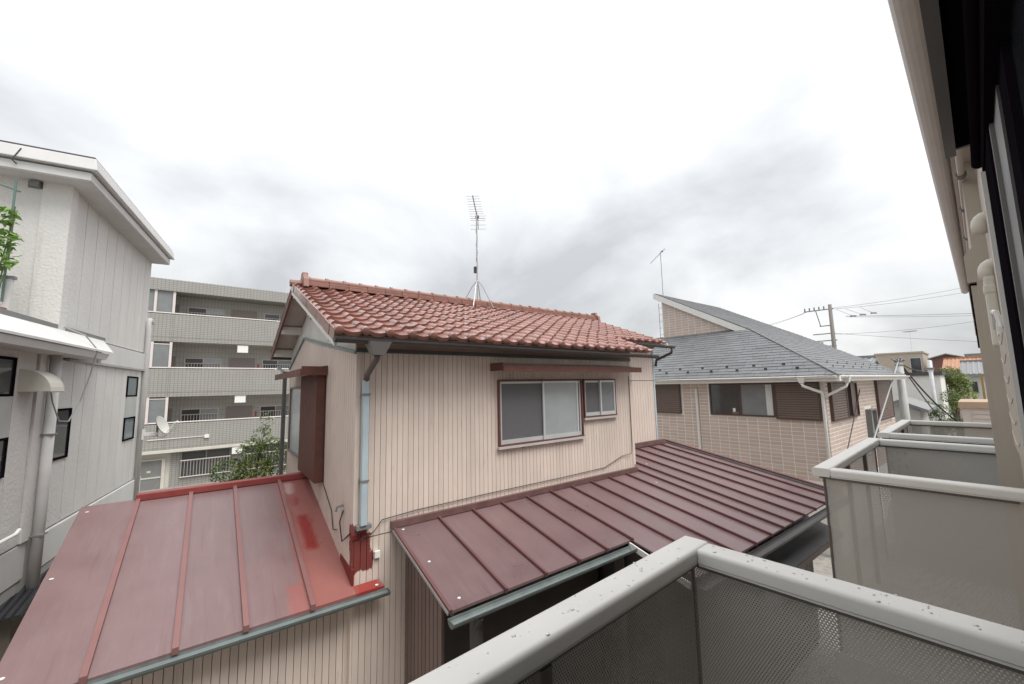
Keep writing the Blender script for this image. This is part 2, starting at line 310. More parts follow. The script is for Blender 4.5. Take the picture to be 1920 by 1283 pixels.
def mkobj(name, me, parent=None, loc=None, kind=None, label=None):
    o = bpy.data.objects.new(name, me); col.objects.link(o)
    if parent is not None: o.parent = parent
    if loc is not None: o.location = loc
    if kind: o['kind'] = kind
    if label: o['label'] = label
    return o
def tag(o, label, cat, group=None, kind=None):
    o['label'] = label; o['category'] = cat
    if group: o['group'] = group
    if kind: o['kind'] = kind
    return o
def thing(name, label, cat, xy=(0, 0), A=0.0, group=None, z=0.0):
    o = bpy.data.objects.new(name, None); col.objects.link(o); o.empty_display_size = 0.2
    o.location = (xy[0], xy[1], z); o.rotation_euler = (0, 0, R_(90 - A))
    return tag(o, label, cat, group)
def box(name, m, parent, x0, x1, y0, y1, z0, z1, **kw): return MB().box(x0, x1, y0, y1, z0, z1).build(name, m, parent, **kw)
def copy_tree(o, parent=None):
    c = o.copy(); col.objects.link(c); c.parent = parent
    for ch in list(o.children): copy_tree(ch, c)
    return c
def clip_half(poly, n, d):              # keep n.p <= d, 2d
    res = []
    for i in range(len(poly)):
        a, b = poly[i], poly[(i + 1) % len(poly)]
        da = n[0] * a[0] + n[1] * a[1] - d; db = n[0] * b[0] + n[1] * b[1] - d
        if da <= 0: res.append(a)
        if (da < 0 < db) or (db < 0 < da):
            t = da / (da - db); res.append((a[0] + (b[0] - a[0]) * t, a[1] + (b[1] - a[1]) * t))
    return res
def clip_convex(poly, outline):         # outline counter-clockwise
    for i in range(len(outline)):
        a, b = outline[i], outline[(i + 1) % len(outline)]
        n = (b[1] - a[1], -(b[0] - a[0])); poly = clip_half(poly, n, n[0] * a[0] + n[1] * a[1])
        if len(poly) < 3: return []
    return poly
def gutter(name, m, parent, a, b, r=0.055, label=None):
    """half-round open gutter from a to b"""
    a = Vector(a); b = Vector(b); d = (b - a).normalized(); s = d.cross(Vector((0, 0, 1))).normalized(); mb = MB(); n = 8
    vs = []
    for rr in (r, r * 0.88):
        for p in (a, b):
            for j in range(n + 1):
                t = math.pi + math.pi * j / n; vs.append(tuple(p + s * math.cos(t) * rr + Vector((0, 0, 1)) * math.sin(t) * rr))
    k = n + 1; fs = []
    for j in range(n):
        fs.append((j, j + 1, k + j + 1, k + j)); fs.append((2 * k + j, 3 * k + j, 3 * k + j + 1, 2 * k + j + 1))
        fs.append((j, 2 * k + j, 2 * k + j + 1, j + 1)); fs.append((k + j, k + j + 1, 3 * k + j + 1, 3 * k + j))
    fs += [(0, k, 3 * k, 2 * k), (n, 2 * k + n, 3 * k + n, k + n), tuple(range(k)), tuple(range(k, 2 * k))]
    return mb.add(vs, fs).build(name, m, parent, label=label)
def leaves(n, centre, size, rng, fill=0.55):
    """leaf-sized kite faces through an ellipsoid shell"""
    mb = MB()
    for i in range(n):
        while True:
            p = Vector((rng.uniform(-1, 1), rng.uniform(-1, 1), rng.uniform(-1, 1)))
            if p.length < 1: break
        p = p.normalized() * (p.length ** fill)
        yield Vector((centre[0] + p.x * size[0], centre[1] + p.y * size[1], centre[2] + p.z * size[2]))
def leaf(mb, p, l, rng, mi=0):
    d = Vector((rng.gauss(0, 1), rng.gauss(0, 1), rng.gauss(-0.2, 0.6))).normalized(); u = Vector((rng.gauss(0, .5), rng.gauss(0, .5), 1)).normalized()
    s = d.cross(u).normalized(); nn = s.cross(d)
    a = p; b = p + d * l * 0.45 + s * l * 0.24 - nn * l * .05; c = p + d * l - nn * l * 0.12; e = p + d * l * 0.45 - s * l * 0.24 - nn * l * .05; mid = p + d * l * .5 + nn * l * 0.03
    mb.add([a, b, c, e, mid], [(0, 1, 4), (1, 2, 4), (2, 3, 4), (3, 0, 4)], mi)

# ================================================================== the setting
g = MB().box(-900, 900, -900, 900, -0.4, 0.0).build('ground', soil, dz=0); g['kind'] = 'structure'
MB().box(-2.4, -0.95, -12, 60, 0.004, 0.03).build('path', mat('path_concrete', (0.27, 0.26, 0.24), 0.85, var=0.2, bump=0.2, bscale=30), dz=0)['kind'] = 'structure'
MB().box(-40, 14, 26.5, 31.5, 0.004, 0.012).build('road', asphalt, dz=0)['kind'] = 'structure'

# ================================================================== tiled house in the middle
HX = (-4.711, 1.676); HA = 3.5
house = thing('tiled_house', 'beige ribbed-siding house with red clay tile roof and maroon metal lean-to roofs', 'house', HX, HA)
H = house
GZ = -CZ
# --- wall cores (the grooves between the siding strips show this colour)
def wall_core():
    mb = MB()
    mb.box(0.02, 5.06, 0.02, 4.7, GZ, 0.50)
    mb.box(5.06, 7.04, 0.82, 4.7, GZ, 0.88)
    return mb
wall_core().build('wall', siding_core, H)
def strip(z0, z1, x0, wdt, y=0.0, depth=0.011, axis='x', sgn=-1):
    """one folded siding strip: a shallow trapezoid standing proud of the wall"""
    e = 0.003
    if axis == 'x':
        prof = [(x0 + 0.001, y + 0.02), (x0 + e, y + sgn * depth + 0.02 * 0), (x0 + wdt - e, y + sgn * depth), (x0 + wdt - 0.001, y + 0.02)]
        return MB().extr([(p[0], p[1], z0) for p in prof], (0, 0, z1 - z0))
WIN = [(1.96, 3.70, -0.86, 0.10), (3.70, 4.58, -0.565, 0.10)]
NS = 74; pitch = 5.08 / NS
for i in range(NS):
    x0 = i * pitch; xm = x0 + pitch / 2
    segs = [(-1.66, 0.43)]
    for a, b, c, d in WIN:
        if a < xm < b: segs = [(-1.66, c), (d, 0.43)]
    for z0, z1 in segs: strip(z0, z1, x0, pitch).build('siding_strip', siding, H)
    if i < 11: strip(GZ + 0.25, -1.675, x0, pitch).build('siding_strip', siding, H)
mb = MB()
for i in range(21):                                     # wing strips, a few pixels each: one sheet
    x0 = 5.08 + i * 1.98 / 21; q = strip(-1.45, 0.83, x0, 1.98 / 21, y=0.80); mb.add(q.v, q.f)
mb.build('wing_siding', siding, H, kind='stuff')
mb = MB()
ng = 50; trim = lambda Lq: 0.42 + (0.925 - 0.42) * Lq / 3.2 if Lq < 3.2 else 0.925 - (0.925 - 0.44) * (Lq - 3.2) / 1.5
for i in range(ng):                                     # gable strips seen edge-on: one sheet
    a = i * 4.7 / ng; b = a + 4.7 / ng; e = 0.008; x = -0.018
    za, zb = trim(a), trim(b)
    mb.add([(0.02, a + .002, -3.4), (x, a + e, -3.4), (x, b - e, -3.4), (0.02, b - .002, -3.4), (0.02, a + .002, za), (x, a + e, za), (x, b - e, zb), (0.02, b - .002, zb)],
           [(0, 1, 5, 4), (1, 2, 6, 5), (2, 3, 7, 6), (4, 5, 6, 7), (0, 3, 2, 1)])
mb.build('gable_siding', siding, H, kind='stuff')
MB().box(-0.022, 0.03, -0.022, 0.03, -1.66, 0.43).build('corner_trim', siding, H)
MB().box(5.03, 5.1, -0.021, 0.84, -1.5, 0.43).build('corner_trim', siding, H)
MB().box(7.02, 7.07, 0.775, 0.84, -1.45, 0.83).build('corner_trim', pipe_blue, H)
MB().box(5.1, 7.08, 0.74, 0.80, 0.83, 0.87).build('green_band', greentrim, H)
MB().box(5.1, 7.08, 0.76, 0.80, 0.872, 1.02).build('frieze', plaster, H)
MB().box(-0.03, 5.06, -0.045, 0.0, 0.43, 0.475).build('dark_band', mat('dark_green_band', (0.06, 0.075, 0.072), 0.5), H)
MB().box(-0.03, 5.06, -0.04, 0.0, 0.478, 0.62).build('frieze', woodfr, H)
# gable: white plaster above a green trim
SL = 0.385; Z_E = 0.60; L_E = -0.45; L_R = 2.5; L_B = 4.95
rz = lambda Lq: Z_E + SL * (Lq - L_E) if Lq <= L_R else Z_E + SL * (L_R - L_E) - SL * (Lq - L_R)
RZ = rz(L_R)
pg = [(0.0, 0.0, 0.42), (0.0, 3.2, 0.925), (0.0, 4.7, 0.44), (0.0, 4.7, rz(4.7) - 0.14), (0.0, 2.5, RZ - 0.14), (0.0, 0.0, rz(0) - 0.14)]
MB().extr([(0.0, 0.0, 0.40), (0.0, 4.7, 0.42), (0.0, 4.7, rz(4.7) - 0.12), (0.0, 2.5, RZ - 0.12), (0.0, 0.0, rz(0) - 0.12)], (0.08, 0, 0)).build('gable_plaster', plaster, H)
mb = MB(); mb.beam((-0.03, -0.02, 0.425), (-0.03, 3.2, 0.935), 0.03, 0.035); mb.beam((-0.03, 3.2, 0.935), (-0.03, 4.72, 0.445), 0.03, 0.035)
mb.build('gable_trim', greentrim, H)
box('gable_vent', mat('dark_vent', (0.10, 0.05, 0.045), 0.6), H, -0.03, 0.0, 2.3, 2.75, 1.22, 1.40)
VX = -0.36                                              # verge line
for sgn, (La, Lb) in ((1, (L_E + 0.06, L_R)), (-1, (L_B - 0.06, L_R))):
    MB().extr([(VX, La, rz(La) - 0.03), (VX, Lb, RZ - 0.03), (VX, Lb, RZ - 0.17), (VX, La, rz(La) - 0.17)], (0.03, 0, 0)).build('bargeboard', white_paint if sgn > 0 else mat('brown_bargeboard', (0.16, 0.075, 0.06), 0.6), H)
    MB().extr([(VX + 0.031, La, rz(La) - 0.055), (VX + 0.031, Lb, RZ - 0.055), (VX + 0.031, Lb, RZ - 0.075), (VX + 0.031, La, rz(La) - 0.075)], (-VX + 7.2, 0, 0)).build('roof_board', mat('soffit_board', (0.50, 0.45, 0.41), 0.8, var=0.15), H) if sgn < 0 else None
for Lq in (0.02, 1.25, 2.5, 3.7, 4.62):
    box('purlin_end', plaster, H, VX + 0.032, 0.0, Lq - 0.055, Lq + 0.055, rz(Lq) - 0.22, rz(Lq) - 0.08)
MB().extr([(VX + 0.031, L_E + 0.1, rz(L_E + 0.1) - 0.055), (VX + 0.031, L_R, RZ - 0.055), (VX + 0.031, L_R, RZ - 0.075), (VX + 0.031, L_E + 0.1, rz(L_E + 0.1) - 0.075)], (5.25 - VX, 0, 0)).build('roof_board', mat('soffit_board', (0.5, 0.45, 0.41), 0.8), H)
MB().extr([(5.25, 0.55, rz(0.55) - 0.055), (5.25, L_R, RZ - 0.055), (5.25, L_R, RZ - 0.075), (5.25, 0.55, rz(0.55) - 0.075)], (1.95, 0, 0)).build('roof_board', mat('soffit_board', (0.5, 0.45, 0.41), 0.8), H)
MB().extr([(7.2, 0.48, rz(0.48) - 0.03), (7.2, L_R, RZ - 0.03), (7.2, L_R, RZ - 0.17), (7.2, 0.48, rz(0.48) - 0.17)], (0.03, 0, 0)).build('bargeboard', white_paint, H)

# --- clay tiles
TW, TE = 0.265, 0.2415
ang = math.atan(SL)
def tile_profile():
    pts = []
    for i in range(5):
        t = i / 4; pts.append((t * 0.078, 0.034 * math.sin(math.pi * t) + 0.004))
    for i in range(1, 7):
        t = i / 6; pts.append((0.078 + t * 0.195, 0.004 - 0.024 * math.sin(math.pi * t)))
    return pts
def tile_mesh(eave=False, left=False):
    pr = tile_profile(); n = len(pr); mb = MB(); ln_ = 0.28; lo, hi = 0.036, 0.006
    lip = 0.030 if not eave else 0.045
    top0 = [(x, -0.0, z + lo) for x, z in pr]; top1 = [(x, ln_, z + hi) for x, z in pr]; bot0 = [(x, 0.004, z + lo - lip) for x, z in pr]
    rnd = [(x, 0.006 * 0 + 0.004, z + lo + 0.001) for x, z in pr]
    vs = top0 + top1 + bot0; fs = []
    for i in range(n - 1):
        fs += [(i, i + 1, n + i + 1, n + i), (2 * n + i, 2 * n + i + 1, i + 1, i)]
    fs += [(0, n, 2 * n), (n - 1, 3 * n - 1, 2 * n - 1)]
    mb.add(vs, fs)
    if left:                                             # verge flange
        mb.box(-0.012, 0.004, -0.002, ln_, -0.085, 0.02 + lo * .5)
    if eave:                                             # round end of the roll
        k = len(mb.v); m = 12; c = (0.037, -0.018, 0.032)
        ring = [(c[0] + 0.047 * math.cos(2 * math.pi * j / m), c[1], c[2] + 0.047 * math.sin(2 * math.pi * j / m)) for j in range(m)]
        ring2 = [(p[0], 0.05, p[2]) for p in ring]; rin = [(c[0] + 0.034 * math.cos(2 * math.pi * j / m), c[1] - 0.008, c[2] + 0.034 * math.sin(2 * math.pi * j / m)) for j in range(m)]
        fs = [(j, (j + 1) % m, m + (j + 1) % m, m + j) for j in range(m)] + [(2 * m + j, 2 * m + (j + 1) % m, (j + 1) % m, j) for j in range(m)] + [tuple(2 * m + j for j in range(m))[::-1]]
        mb.add(ring + ring2 + rin, fs)
    me = bpy.data.meshes.new('roof_tile'); me.from_pydata(mb.v, [], mb.f); me.materials.append(rooftile)
    bm = bmesh.new(); bm.from_mesh(me); bmesh.ops.recalc_face_normals(bm, faces=bm.faces)
    # rotate to the slope
    bmesh.ops.rotate(bm, verts=bm.verts, cent=(0, 0, 0), matrix=Matrix.Rotation(ang, 3, 'X')); bm.to_mesh(me); bm.free()
    for p in me.polygons: p.use_smooth = len(p.vertices) == 4
    me.set_sharp_from_angle(angle=R_(40)); return me
meshes = {(ev, lf): tile_mesh(ev, lf) for ev in (0, 1) for lf in (0, 1)}
rng = random.Random(3)
pieces = []
for c in range(28):
    x = VX + c * TW
    l0 = L_E if x < 5.1 else 0.42
    k = 0
    while True:
        s = k * TE; Lq = l0 + s * math.cos(ang)
        if Lq > L_R - 0.12: break
        pieces.append((x, Lq, k == 0, c == 0)); k += 1
single = sorted(pieces, key=lambda p: p[0])[:298]; rest = sorted(pieces, key=lambda p: p[0])[298:]
for x, Lq, ev, lf in single:
    o = mkobj('roof_tile', meshes[(int(ev), int(lf))], H, (x + rng.uniform(-.004, .004), Lq + rng.uniform(-.005, .005), CZ + rz(Lq) - 0.012 + rng.uniform(-.003, .003)))
    o.rotation_euler = (rng.uniform(-.012, .012), rng.uniform(-.012, .012), rng.uniform(-.012, .012))
def join_tiles(name, lst, flip=False):
    mb = MB()
    for x, Lq, ev, lf in lst:
        me = meshes[(int(ev), 0)]
        vs = [(v.co.x + x, v.co.y + Lq, v.co.z + rz(Lq) - 0.012) for v in me.vertices]
        if flip: vs = [(v[0], 2 * L_R - v[1], v[2]) for v in vs]
        mb.add(vs, [tuple(p.vertices) for p in me.polygons])
    o = mb.build(name, rooftile_b, H, kind='stuff')
    for p in o.data.polygons: p.use_smooth = True
    o.data.set_sharp_from_angle(angle=R_(40))
join_tiles('roof_tiles', rest)
back = []
for c in range(28):
    for k in range(11):
        Lq = 0.05 + k * TE * math.cos(ang)
        if Lq < L_R - 0.12: back.append((VX + c * TW, Lq, k == 0, 0))
join_tiles('back_roof_tiles', back, True)
# --- ridge: two courses of flat tiles, round caps, end tiles
for (h0, h1, wd) in ((0.0, 0.045, 0.15), (0.048, 0.085, 0.135), (0.088, 0.122, 0.12)):
    n = 22
    for i in range(n):
        a = -0.14 + i * 7.1 / n; b = a + 7.1 / n - 0.006
        MB().box(a, b, L_R - wd, L_R + wd, RZ - 0.02 + h0 + rng.uniform(-.003, .003), RZ - 0.02 + h1).build('ridge_course_tile', ridge_m, H, bevel=0.005)
def cap_mesh():
    mb = MB(); n = 8; secs = [(0.0, 0.072), (0.045, 0.072), (0.05, 0.06), (0.29, 0.056)]; vs = []
    for x, r in secs:
        for j in range(n + 1):
            t = math.pi * j / n; vs.append((x, r * 1.15 * math.cos(t), r * math.sin(t)))
    fs = []
    for i in range(3):
        for j in range(n): fs.append((i * (n + 1) + j, i * (n + 1) + j + 1, (i + 1) * (n + 1) + j + 1, (i + 1) * (n + 1) + j))
    fs += [tuple(range(n + 1)), tuple(range(3 * (n + 1), 4 * (n + 1)))]
    mb.add(vs, fs); me = bpy.data.meshes.new('ridge_cap'); me.from_pydata(mb.v, [], mb.f); me.materials.append(ridge_m)
    bm = bmesh.new(); bm.from_mesh(me); bmesh.ops.recalc_face_normals(bm, faces=bm.faces); bm.to_mesh(me); bm.free(); return me
cm = cap_mesh()
for i in range(25):
    mkobj('ridge_cap_tile', cm, H, (-0.14 + i * 0.2835, L_R + rng.uniform(-.006, .006), CZ + RZ + 0.10 + rng.uniform(-.004, .004)))
for x0 in (-0.22, 6.96):
    MB().extr([(x0, L_R - 0.20, RZ - 0.05), (x0, L_R + 0.20, RZ - 0.05), (x0, L_R + 0.17, RZ + 0.10), (x0, L_R + 0.08, RZ + 0.17), (x0, L_R + 0.07, RZ + 0.22), (x0, L_R - 0.07, RZ + 0.22), (x0, L_R - 0.08, RZ + 0.17), (x0, L_R - 0.17, RZ + 0.10)], (0.085, 0, 0)).build('ridge_end_tile', ridge_m, H, bevel=0.012)
for x0, x1 in ((VX - 0.03, -0.15),):
    MB().tube([(x0, L_R, RZ + 0.02), (x1, L_R, RZ + 0.03)], 0.06, 12).build('verge_end_tile', ridge_m, H, smooth=False)
# --- gutters and downpipes
gutter('gutter', gutter_d, H, (VX - 0.02, L_E - 0.03, 0.535), (5.28, L_E - 0.03, 0.515))
gutter('gutter', gutter_d, H, (5.0, 0.37, 0.865), (7.28, 0.37, 0.85))
gutter('gutter', gutter_d, H, (VX + 0.02, L_B + 0.05, rz(L_B) - 0.08), (7.2, L_B + 0.05, rz(L_B) - 0.1))
mb = MB(); mb.hexa([(0.0, -0.56, 0.36), (0.12, -0.56, 0.36), (0.12, -0.44, 0.36), (0.0, -0.44, 0.36)], [(-0.05, -0.60, 0.50), (0.18, -0.60, 0.50), (0.18, -0.40, 0.50), (-0.05, -0.40, 0.50)])
mb.build('gutter_hopper', mat('grey_brown_hopper', (0.17, 0.155, 0.15), 0.5), H)
MB().tube([(0.06, -0.5, 0.38), (0.06, -0.47, 0.32), (0.07, -0.12, 0.16), (0.07, -0.085, 0.08)], 0.033, 10).build('downpipe_elbow', pipe_brown, H, smooth=True)
MB().box(0.035, 0.105, -0.12, -0.05, -1.50, 0.10).build('downpipe', pipe_blue, H, bevel=0.008)
for z in (-0.06, -1.02): box('pipe_clip', lead, H, 0.025, 0.115, -0.128, -0.018, z - 0.012, z + 0.012)
MB().tube([(-0.10, 4.78, 0.4), (-0.10, 4.78, -3.2)], 0.04, 10).build('downpipe', mat('grey_pipe', (0.11, 0.115, 0.11), 0.5), H)
MB().tube([(-0.22, 4.95, 0.5), (-0.10, 4.78, 0.36)], 0.03, 8).build('downpipe_elbow', pipe_blue, H)
MB().tube([(7.2, 0.36, 0.82), (7.2, 0.38, 0.70), (7.1, 0.72, 0.55), (7.08, 0.74, 0.40)], 0.032, 10).build('downpipe_elbow', gutter_d, H, smooth=True)
# --- the two sliding windows of the front
def sliding(name, x0, x1, z0, z1, y, panes, parent=H):
    mb = MB(); t = 0.024
    fr = MB(); fr.box(x0 - t, x1 + t, y - 0.055, y + 0.03, z1, z1 + t); fr.box(x0 - t, x1 + t, y - 0.06, y + 0.03, z0 - t, z0)
    fr.box(x0 - t, x0, y - 0.055, y + 0.03, z0 + .001, z1 - .001); fr.box(x1, x1 + t, y - 0.055, y + 0.03, z0 + .001, z1 - .001)
    f = fr.build(name, brown, parent)
    sl = MB(); sl.box(x0 - t - 0.02, x1 + t + 0.02, y - 0.075, y - 0.0, z0 - t - 0.035, z0 - t - 0.001); sl.build('sill', mat('pale_sill', (0.50, 0.48, 0.46), 0.5), f)
    for (a, b, dy, m, has) in panes:
        s_ = MB(); w_ = 0.032; q = y + dy
        s_.box(a, b, q - 0.02, q + 0.005, z1 - w_ - .002, z1 - .002); s_.box(a, b, q - 0.02, q + 0.005, z0 + .002, z0 + w_ * 1.9)
        s_.box(a, a + w_, q - 0.021, q + 0.004, z0 + w_ * 1.9, z1 - w_ - .002); s_.box(b - w_, b, q - 0.021, q + 0.004, z0 + w_ * 1.9, z1 - w_ - .002)
        s_.build('sash', alum, f)
        box('pane', m, f, a + w_, b - w_, q - 0.010, q - 0.004, z0 + w_ * 1.9, z1 - w_)
    box('glass_backing', darkglass, f, x0, x1, y + 0.012, y + 0.018, z0, z1)
    return f
sliding('window', 1.985, 3.675, -0.83, 0.072, 0.0, [(1.99, 2.88, -0.012, screen, 1), (2.80, 3.58, -0.036, frost, 1), (3.56, 3.67, -0.008, screen, 1)])
sliding('window', 3.76, 4.555, -0.535, 0.072, 0.002, [(3.765, 4.18, -0.01, screen, 1), (4.15, 4.55, -0.034, mat('grey_pane', (0.19, 0.205, 0.21), 0.3, var=.15), 1)])
mb = MB(); mb.hexa([(1.86, 0.0, 0.285), (4.98, 0.0, 0.285), (4.98, -0.32, 0.235), (1.86, -0.32, 0.235)], [(1.86, 0.0, 0.345), (4.98, 0.0, 0.345), (4.98, -0.32, 0.275), (1.86, -0.32, 0.275)])
cn = mb.build('window_canopy', mat('canopy_underside', (0.40, 0.36, 0.33), 0.7), H)
box('fascia', brown, cn, 1.85, 4.99, -0.335, -0.322, 0.205, 0.295)
box('fascia', brown, cn, 1.845, 1.858, -0.32, 0.0, 0.22, 0.33)
# --- shutter box, window and canopy on the gable
SB = MB(); SB.box(-0.13, -0.02, 1.45, 2.72, -1.29, 0.235)
sb = SB.build('shutter_box', brown, H)
mb = MB()
for i in range(26):
    a = 1.46 + i * 1.25 / 26; mb.box(-0.142, -0.13, a, a + 0.03, -1.28, 0.23)
mb.build('ribs', brown, sb, kind='stuff')
gw = MB(); t = .035; a, b, z0, z1 = 2.78, 4.22, -1.12, 0.03
gw.box(-0.075, 0.0, a - t, b + t, z1, z1 + t); gw.box(-0.085, 0.0, a - t, b + t, z0 - t, z0); gw.box(-0.075, 0.0, a - t, a, z0, z1); gw.box(-0.075, 0.0, b, b + t, z0, z1)
gwf = gw.build('window', mat('brown_grey_frame', (0.20, 0.17, 0.15), 0.5), H); box('pane', curtain_g, gwf, -0.045, -0.03, a, b, z0, z1)
mb = MB(); mb.hexa([(-0.02, 1.38, 0.285), (-0.02, 3.95, 0.285), (-0.36, 3.95, 0.235), (-0.36, 1.38, 0.235)], [(-0.02, 1.38, 0.35), (-0.02, 3.95, 0.35), (-0.36, 3.95, 0.29), (-0.36, 1.38, 0.29)])
cn = mb.build('window_canopy', brown, H); box('fascia', brown, cn, -0.375, -0.362, 1.37, 3.96, 0.20, 0.30); box('fascia', brown, cn, -0.36, -0.02, 1.365, 1.378, 0.21, 0.335)
# --- cables and meter tap on the walls
pts = [(-0.02, 0.1, -1.62), (0.06, -0.05, -1.66), (0.2, -0.06, -1.60), (0.30, -0.035, -1.5), (0.7, -0.03, -1.475), (1.8, -0.03, -1.46), (3.2, -0.03, -1.455), (4.2, -0.03, -1.44), (4.7, -0.03, -1.30), (4.95, -0.05, -1.28), (5.0, -0.03, -1.1), (5.0, -0.03, 0.15)]
MB().tube(pts, 0.0055, 6).build('cable', wire_m, H)
MB().tube([(-0.03, 0.35, -1.42), (-0.06, 0.38, -1.55), (-0.05, 0.30, -1.75), (-0.04, 0.18, -1.68), (-0.02, 0.1, -1.62)], 0.008, 6).build('cable', wire_m, H)
MB().tube([(-0.03, 1.44, 0.2), (-0.025, 1.43, -1.3), (-0.03, 0.9, -1.55), (-0.03, 0.8, -1.75), (-0.04, 0.6, -1.7)], 0.006, 6).build('cable', wire_m, H)
MB().tube([(-0.03, 0.36, -1.36), (-0.10, 0.36, -1.37), (-0.11, 0.36, -1.42)], 0.016, 8).build('conduit_cap', lead, H)
box('pipe_joint', lead, H, 0.0, 0.16, -0.10, -0.02, -1.545, -1.50)
box('junction_box', whitebox, H, 0.22, 0.28, -0.05, -0.018, -1.90, -1.83)

# --- left lean-to: repainted maroon sheet roof
LS = (2.17 - 1.385) / 2.70
lz = lambda Lq: -2.17 + LS * (Lq + 0.15)
def sheet(name, m, pts, th, zf, lift=0.0, parent=H, label=None):
    b = [(p[0], p[1], zf(p[1]) + lift) for p in pts]; return MB().extr([(q[0], q[1], q[2] - th) for q in b], (0, 0, th)).build(name, m, parent, label=label)
bats = [-2.56, -2.03, -1.49, -0.99, -0.43, 0.0]
for i in range(5):
    sheet('roof_panel', mroof_l, [(bats[i] + 0.003, -0.15), (bats[i + 1] - 0.003, -0.15), (bats[i + 1] - 0.003, 2.55), (bats[i] + 0.003, 2.55)], 0.03, lz, lift=rng.uniform(0, .004))
sheet('roof_panel', mroof_l, [(0.0, -0.15), (0.30, -0.15), (0.27, -0.03), (0.0, -0.03)], 0.03, lz, label='fresh red patch of roof wrapping the house corner')
MB().extr([(0.0, 0.45, lz(0.45) + 0.002), (0.0, -0.03, lz(-0.03) + 0.002), (0.0, -0.03, lz(0) + 0.16), (0.0, 0.45, lz(0.45) + 0.06)], (-0.026, 0, 0)).build('flashing', mat('red_flashing', (0.17, 0.02, 0.017), 0.5), H)
for x in bats[1:5]:
    MB().extr([(x - 0.022, -0.17, lz(-0.17) - 0.01), (x + 0.022, -0.17, lz(-0.17) - 0.01), (x + 0.022, -0.17, lz(-0.17) + 0.045), (x - 0.022, -0.17, lz(-0.17) + 0.045)], (0, 2.70, LS * 2.70)).build('roof_batten', mbatten_l, H)
MB().box(-2.06, -0.02, 2.48, 2.62, lz(2.55) - 0.01, lz(2.55) + 0.075).build('ridge_cap', redcap, H, bevel=0.008)
MB().extr([(-2.56, 2.56, lz(2.55)), (0, 2.56, lz(2.55)), (0, 4.7, lz(2.55) - 0.75), (-2.56, 4.7, lz(2.55) - 0.75)], (0, 0, -0.03)).build('back_roof', mroof, H)
MB().box(-2.45, 0.0, 0.118, 4.6, GZ, -2.27).build('annex_wall', siding_core, H)
MB().extr([(-2.45, 0.12, -2.28), (-2.45, 2.5, -1.47), (-2.45, 4.6, -2.2), (-2.45, 4.6, -2.28)], (2.43, 0, 0)).build('annex_gable', siding, H)
for i in range(36):
    x0 = -2.45 + i * 2.45 / 36; strip(GZ + 0.2, -2.16, x0, 2.45 / 36, y=0.10).build('siding_strip', siding, H)
gutter('gutter', gutter_g, H, (-2.58, -0.20, -2.185), (0.33, -0.20, -2.205))
for q in ((-2.48, 2.40), (-2.50, 1.2), (-2.5, 0.1), (0.22, -0.12)):
    MB().tube([(q[0], q[1], lz(q[1]) + 0.004), (q[0], q[1], lz(q[1]) + 0.010)], 0.018, 8).build('sealed_screw', whitebox, H)

# --- right lean-to: maroon standing-seam roof with a step in the eave and in the wall
rzz = lambda Lq: -1.608 + 0.26 * Lq
fan = lambda x, Lq: x - 0.045 * (x - 0.45) * Lq
seams = [0.45, 1.0, 1.49, 1.96, 2.41, 2.87, 3.32, 3.78, 4.24, 4.70, 5.10, 5.45, 5.90, 6.36, 6.82, 7.28, 7.62]
for i in range(len(seams) - 1):
    a, b = seams[i] + 0.003, seams[i + 1] - 0.003
    lo = -1.42 if seams[i + 1] < 2.95 else -2.22
    hi = -0.02 if b < 5.11 else 0.76
    sheet('roof_panel', mroof, [(fan(a, lo), lo), (fan(b, lo), lo), (fan(b, hi), hi), (fan(a, hi), hi)], 0.025, rzz, lift=rng.uniform(0, .003))
for i, x in enumerate(seams):
    lo = -1.45 if x < 2.95 else -2.25
    hi = -0.02 if x < 5.11 else 0.76
    if i == 0: continue
    wd = 0.011; a = (fan(x, lo), lo, rzz(lo) + 0.012); b = (fan(x, hi), hi, rzz(hi) + 0.012)
    MB().beam(a, b, 0.026, 0.05).build('roof_seam', mbatten, H)
MB().beam((0.44, -1.42, rzz(-1.42)), (0.44, 0.0, rzz(0)), 0.03, 0.03).build('roof_edge', mbatten, H)
mb = MB(); mb.beam((0.40, -0.045, rzz(0) + 0.03), (5.08, -0.045, rzz(0) + 0.03), 0.055, 0.075); mb.build('wall_flashing', mat('flashing_maroon', (0.14, 0.075, 0.07), 0.5, var=.25, scale=6), H)
MB().beam((5.08, 0.755, rzz(0.8) + 0.05), (7.3, 0.755, rzz(0.8) + 0.05), 0.055, 0.10).build('wall_flashing', mat('flashing_maroon', (0.14, 0.075, 0.07), 0.5), H)
MB().beam((5.07, -0.06, rzz(0) + 0.03), (5.07, 0.78, rzz(0.8) + 0.06), 0.05, 0.06).build('wall_flashing', mat('flashing_maroon', (0.14, 0.075, 0.07), 0.5), H)
xe0, xe1 = fan(7.62, 0.78) + .06, fan(7.62, -2.22) + .06
MB().beam((xe0, 0.8, rzz(0.8) + 0.02), (xe1, -2.24, rzz(-2.24) + 0.02), 0.11, 0.09).build('verge_cap', mbatten, H)
MB().beam((xe0 - .08, 0.8, rzz(0.8) + 0.012), (xe1 - .08, -2.24, rzz(-2.24) + 0.012), 0.03, 0.05).build('verge_trim', gutter_g, H)
gutter('gutter', gutter_g, H, (0.40, -1.49, -2.02), (2.98, -1.49, -2.03), r=0.06)
gutter('gutter', gutter_d, H, (3.02, -2.30, -2.235), (8.5, -2.30, -2.255), r=0.075)
MB().beam((2.98, -2.22, rzz(-2.22) - 0.05), (2.98, -1.42, rzz(-1.42) - 0.05), 0.02, 0.07).build('eave_return', white_paint, H)
MB().beam((0.425, -1.40, rzz(-1.40) - 0.03), (0.425, -0.02, rzz(0) - 0.03), 0.012, 0.03).build('eave_return', mat('grey_return', (0.36, 0.34, 0.32), 0.6), H)
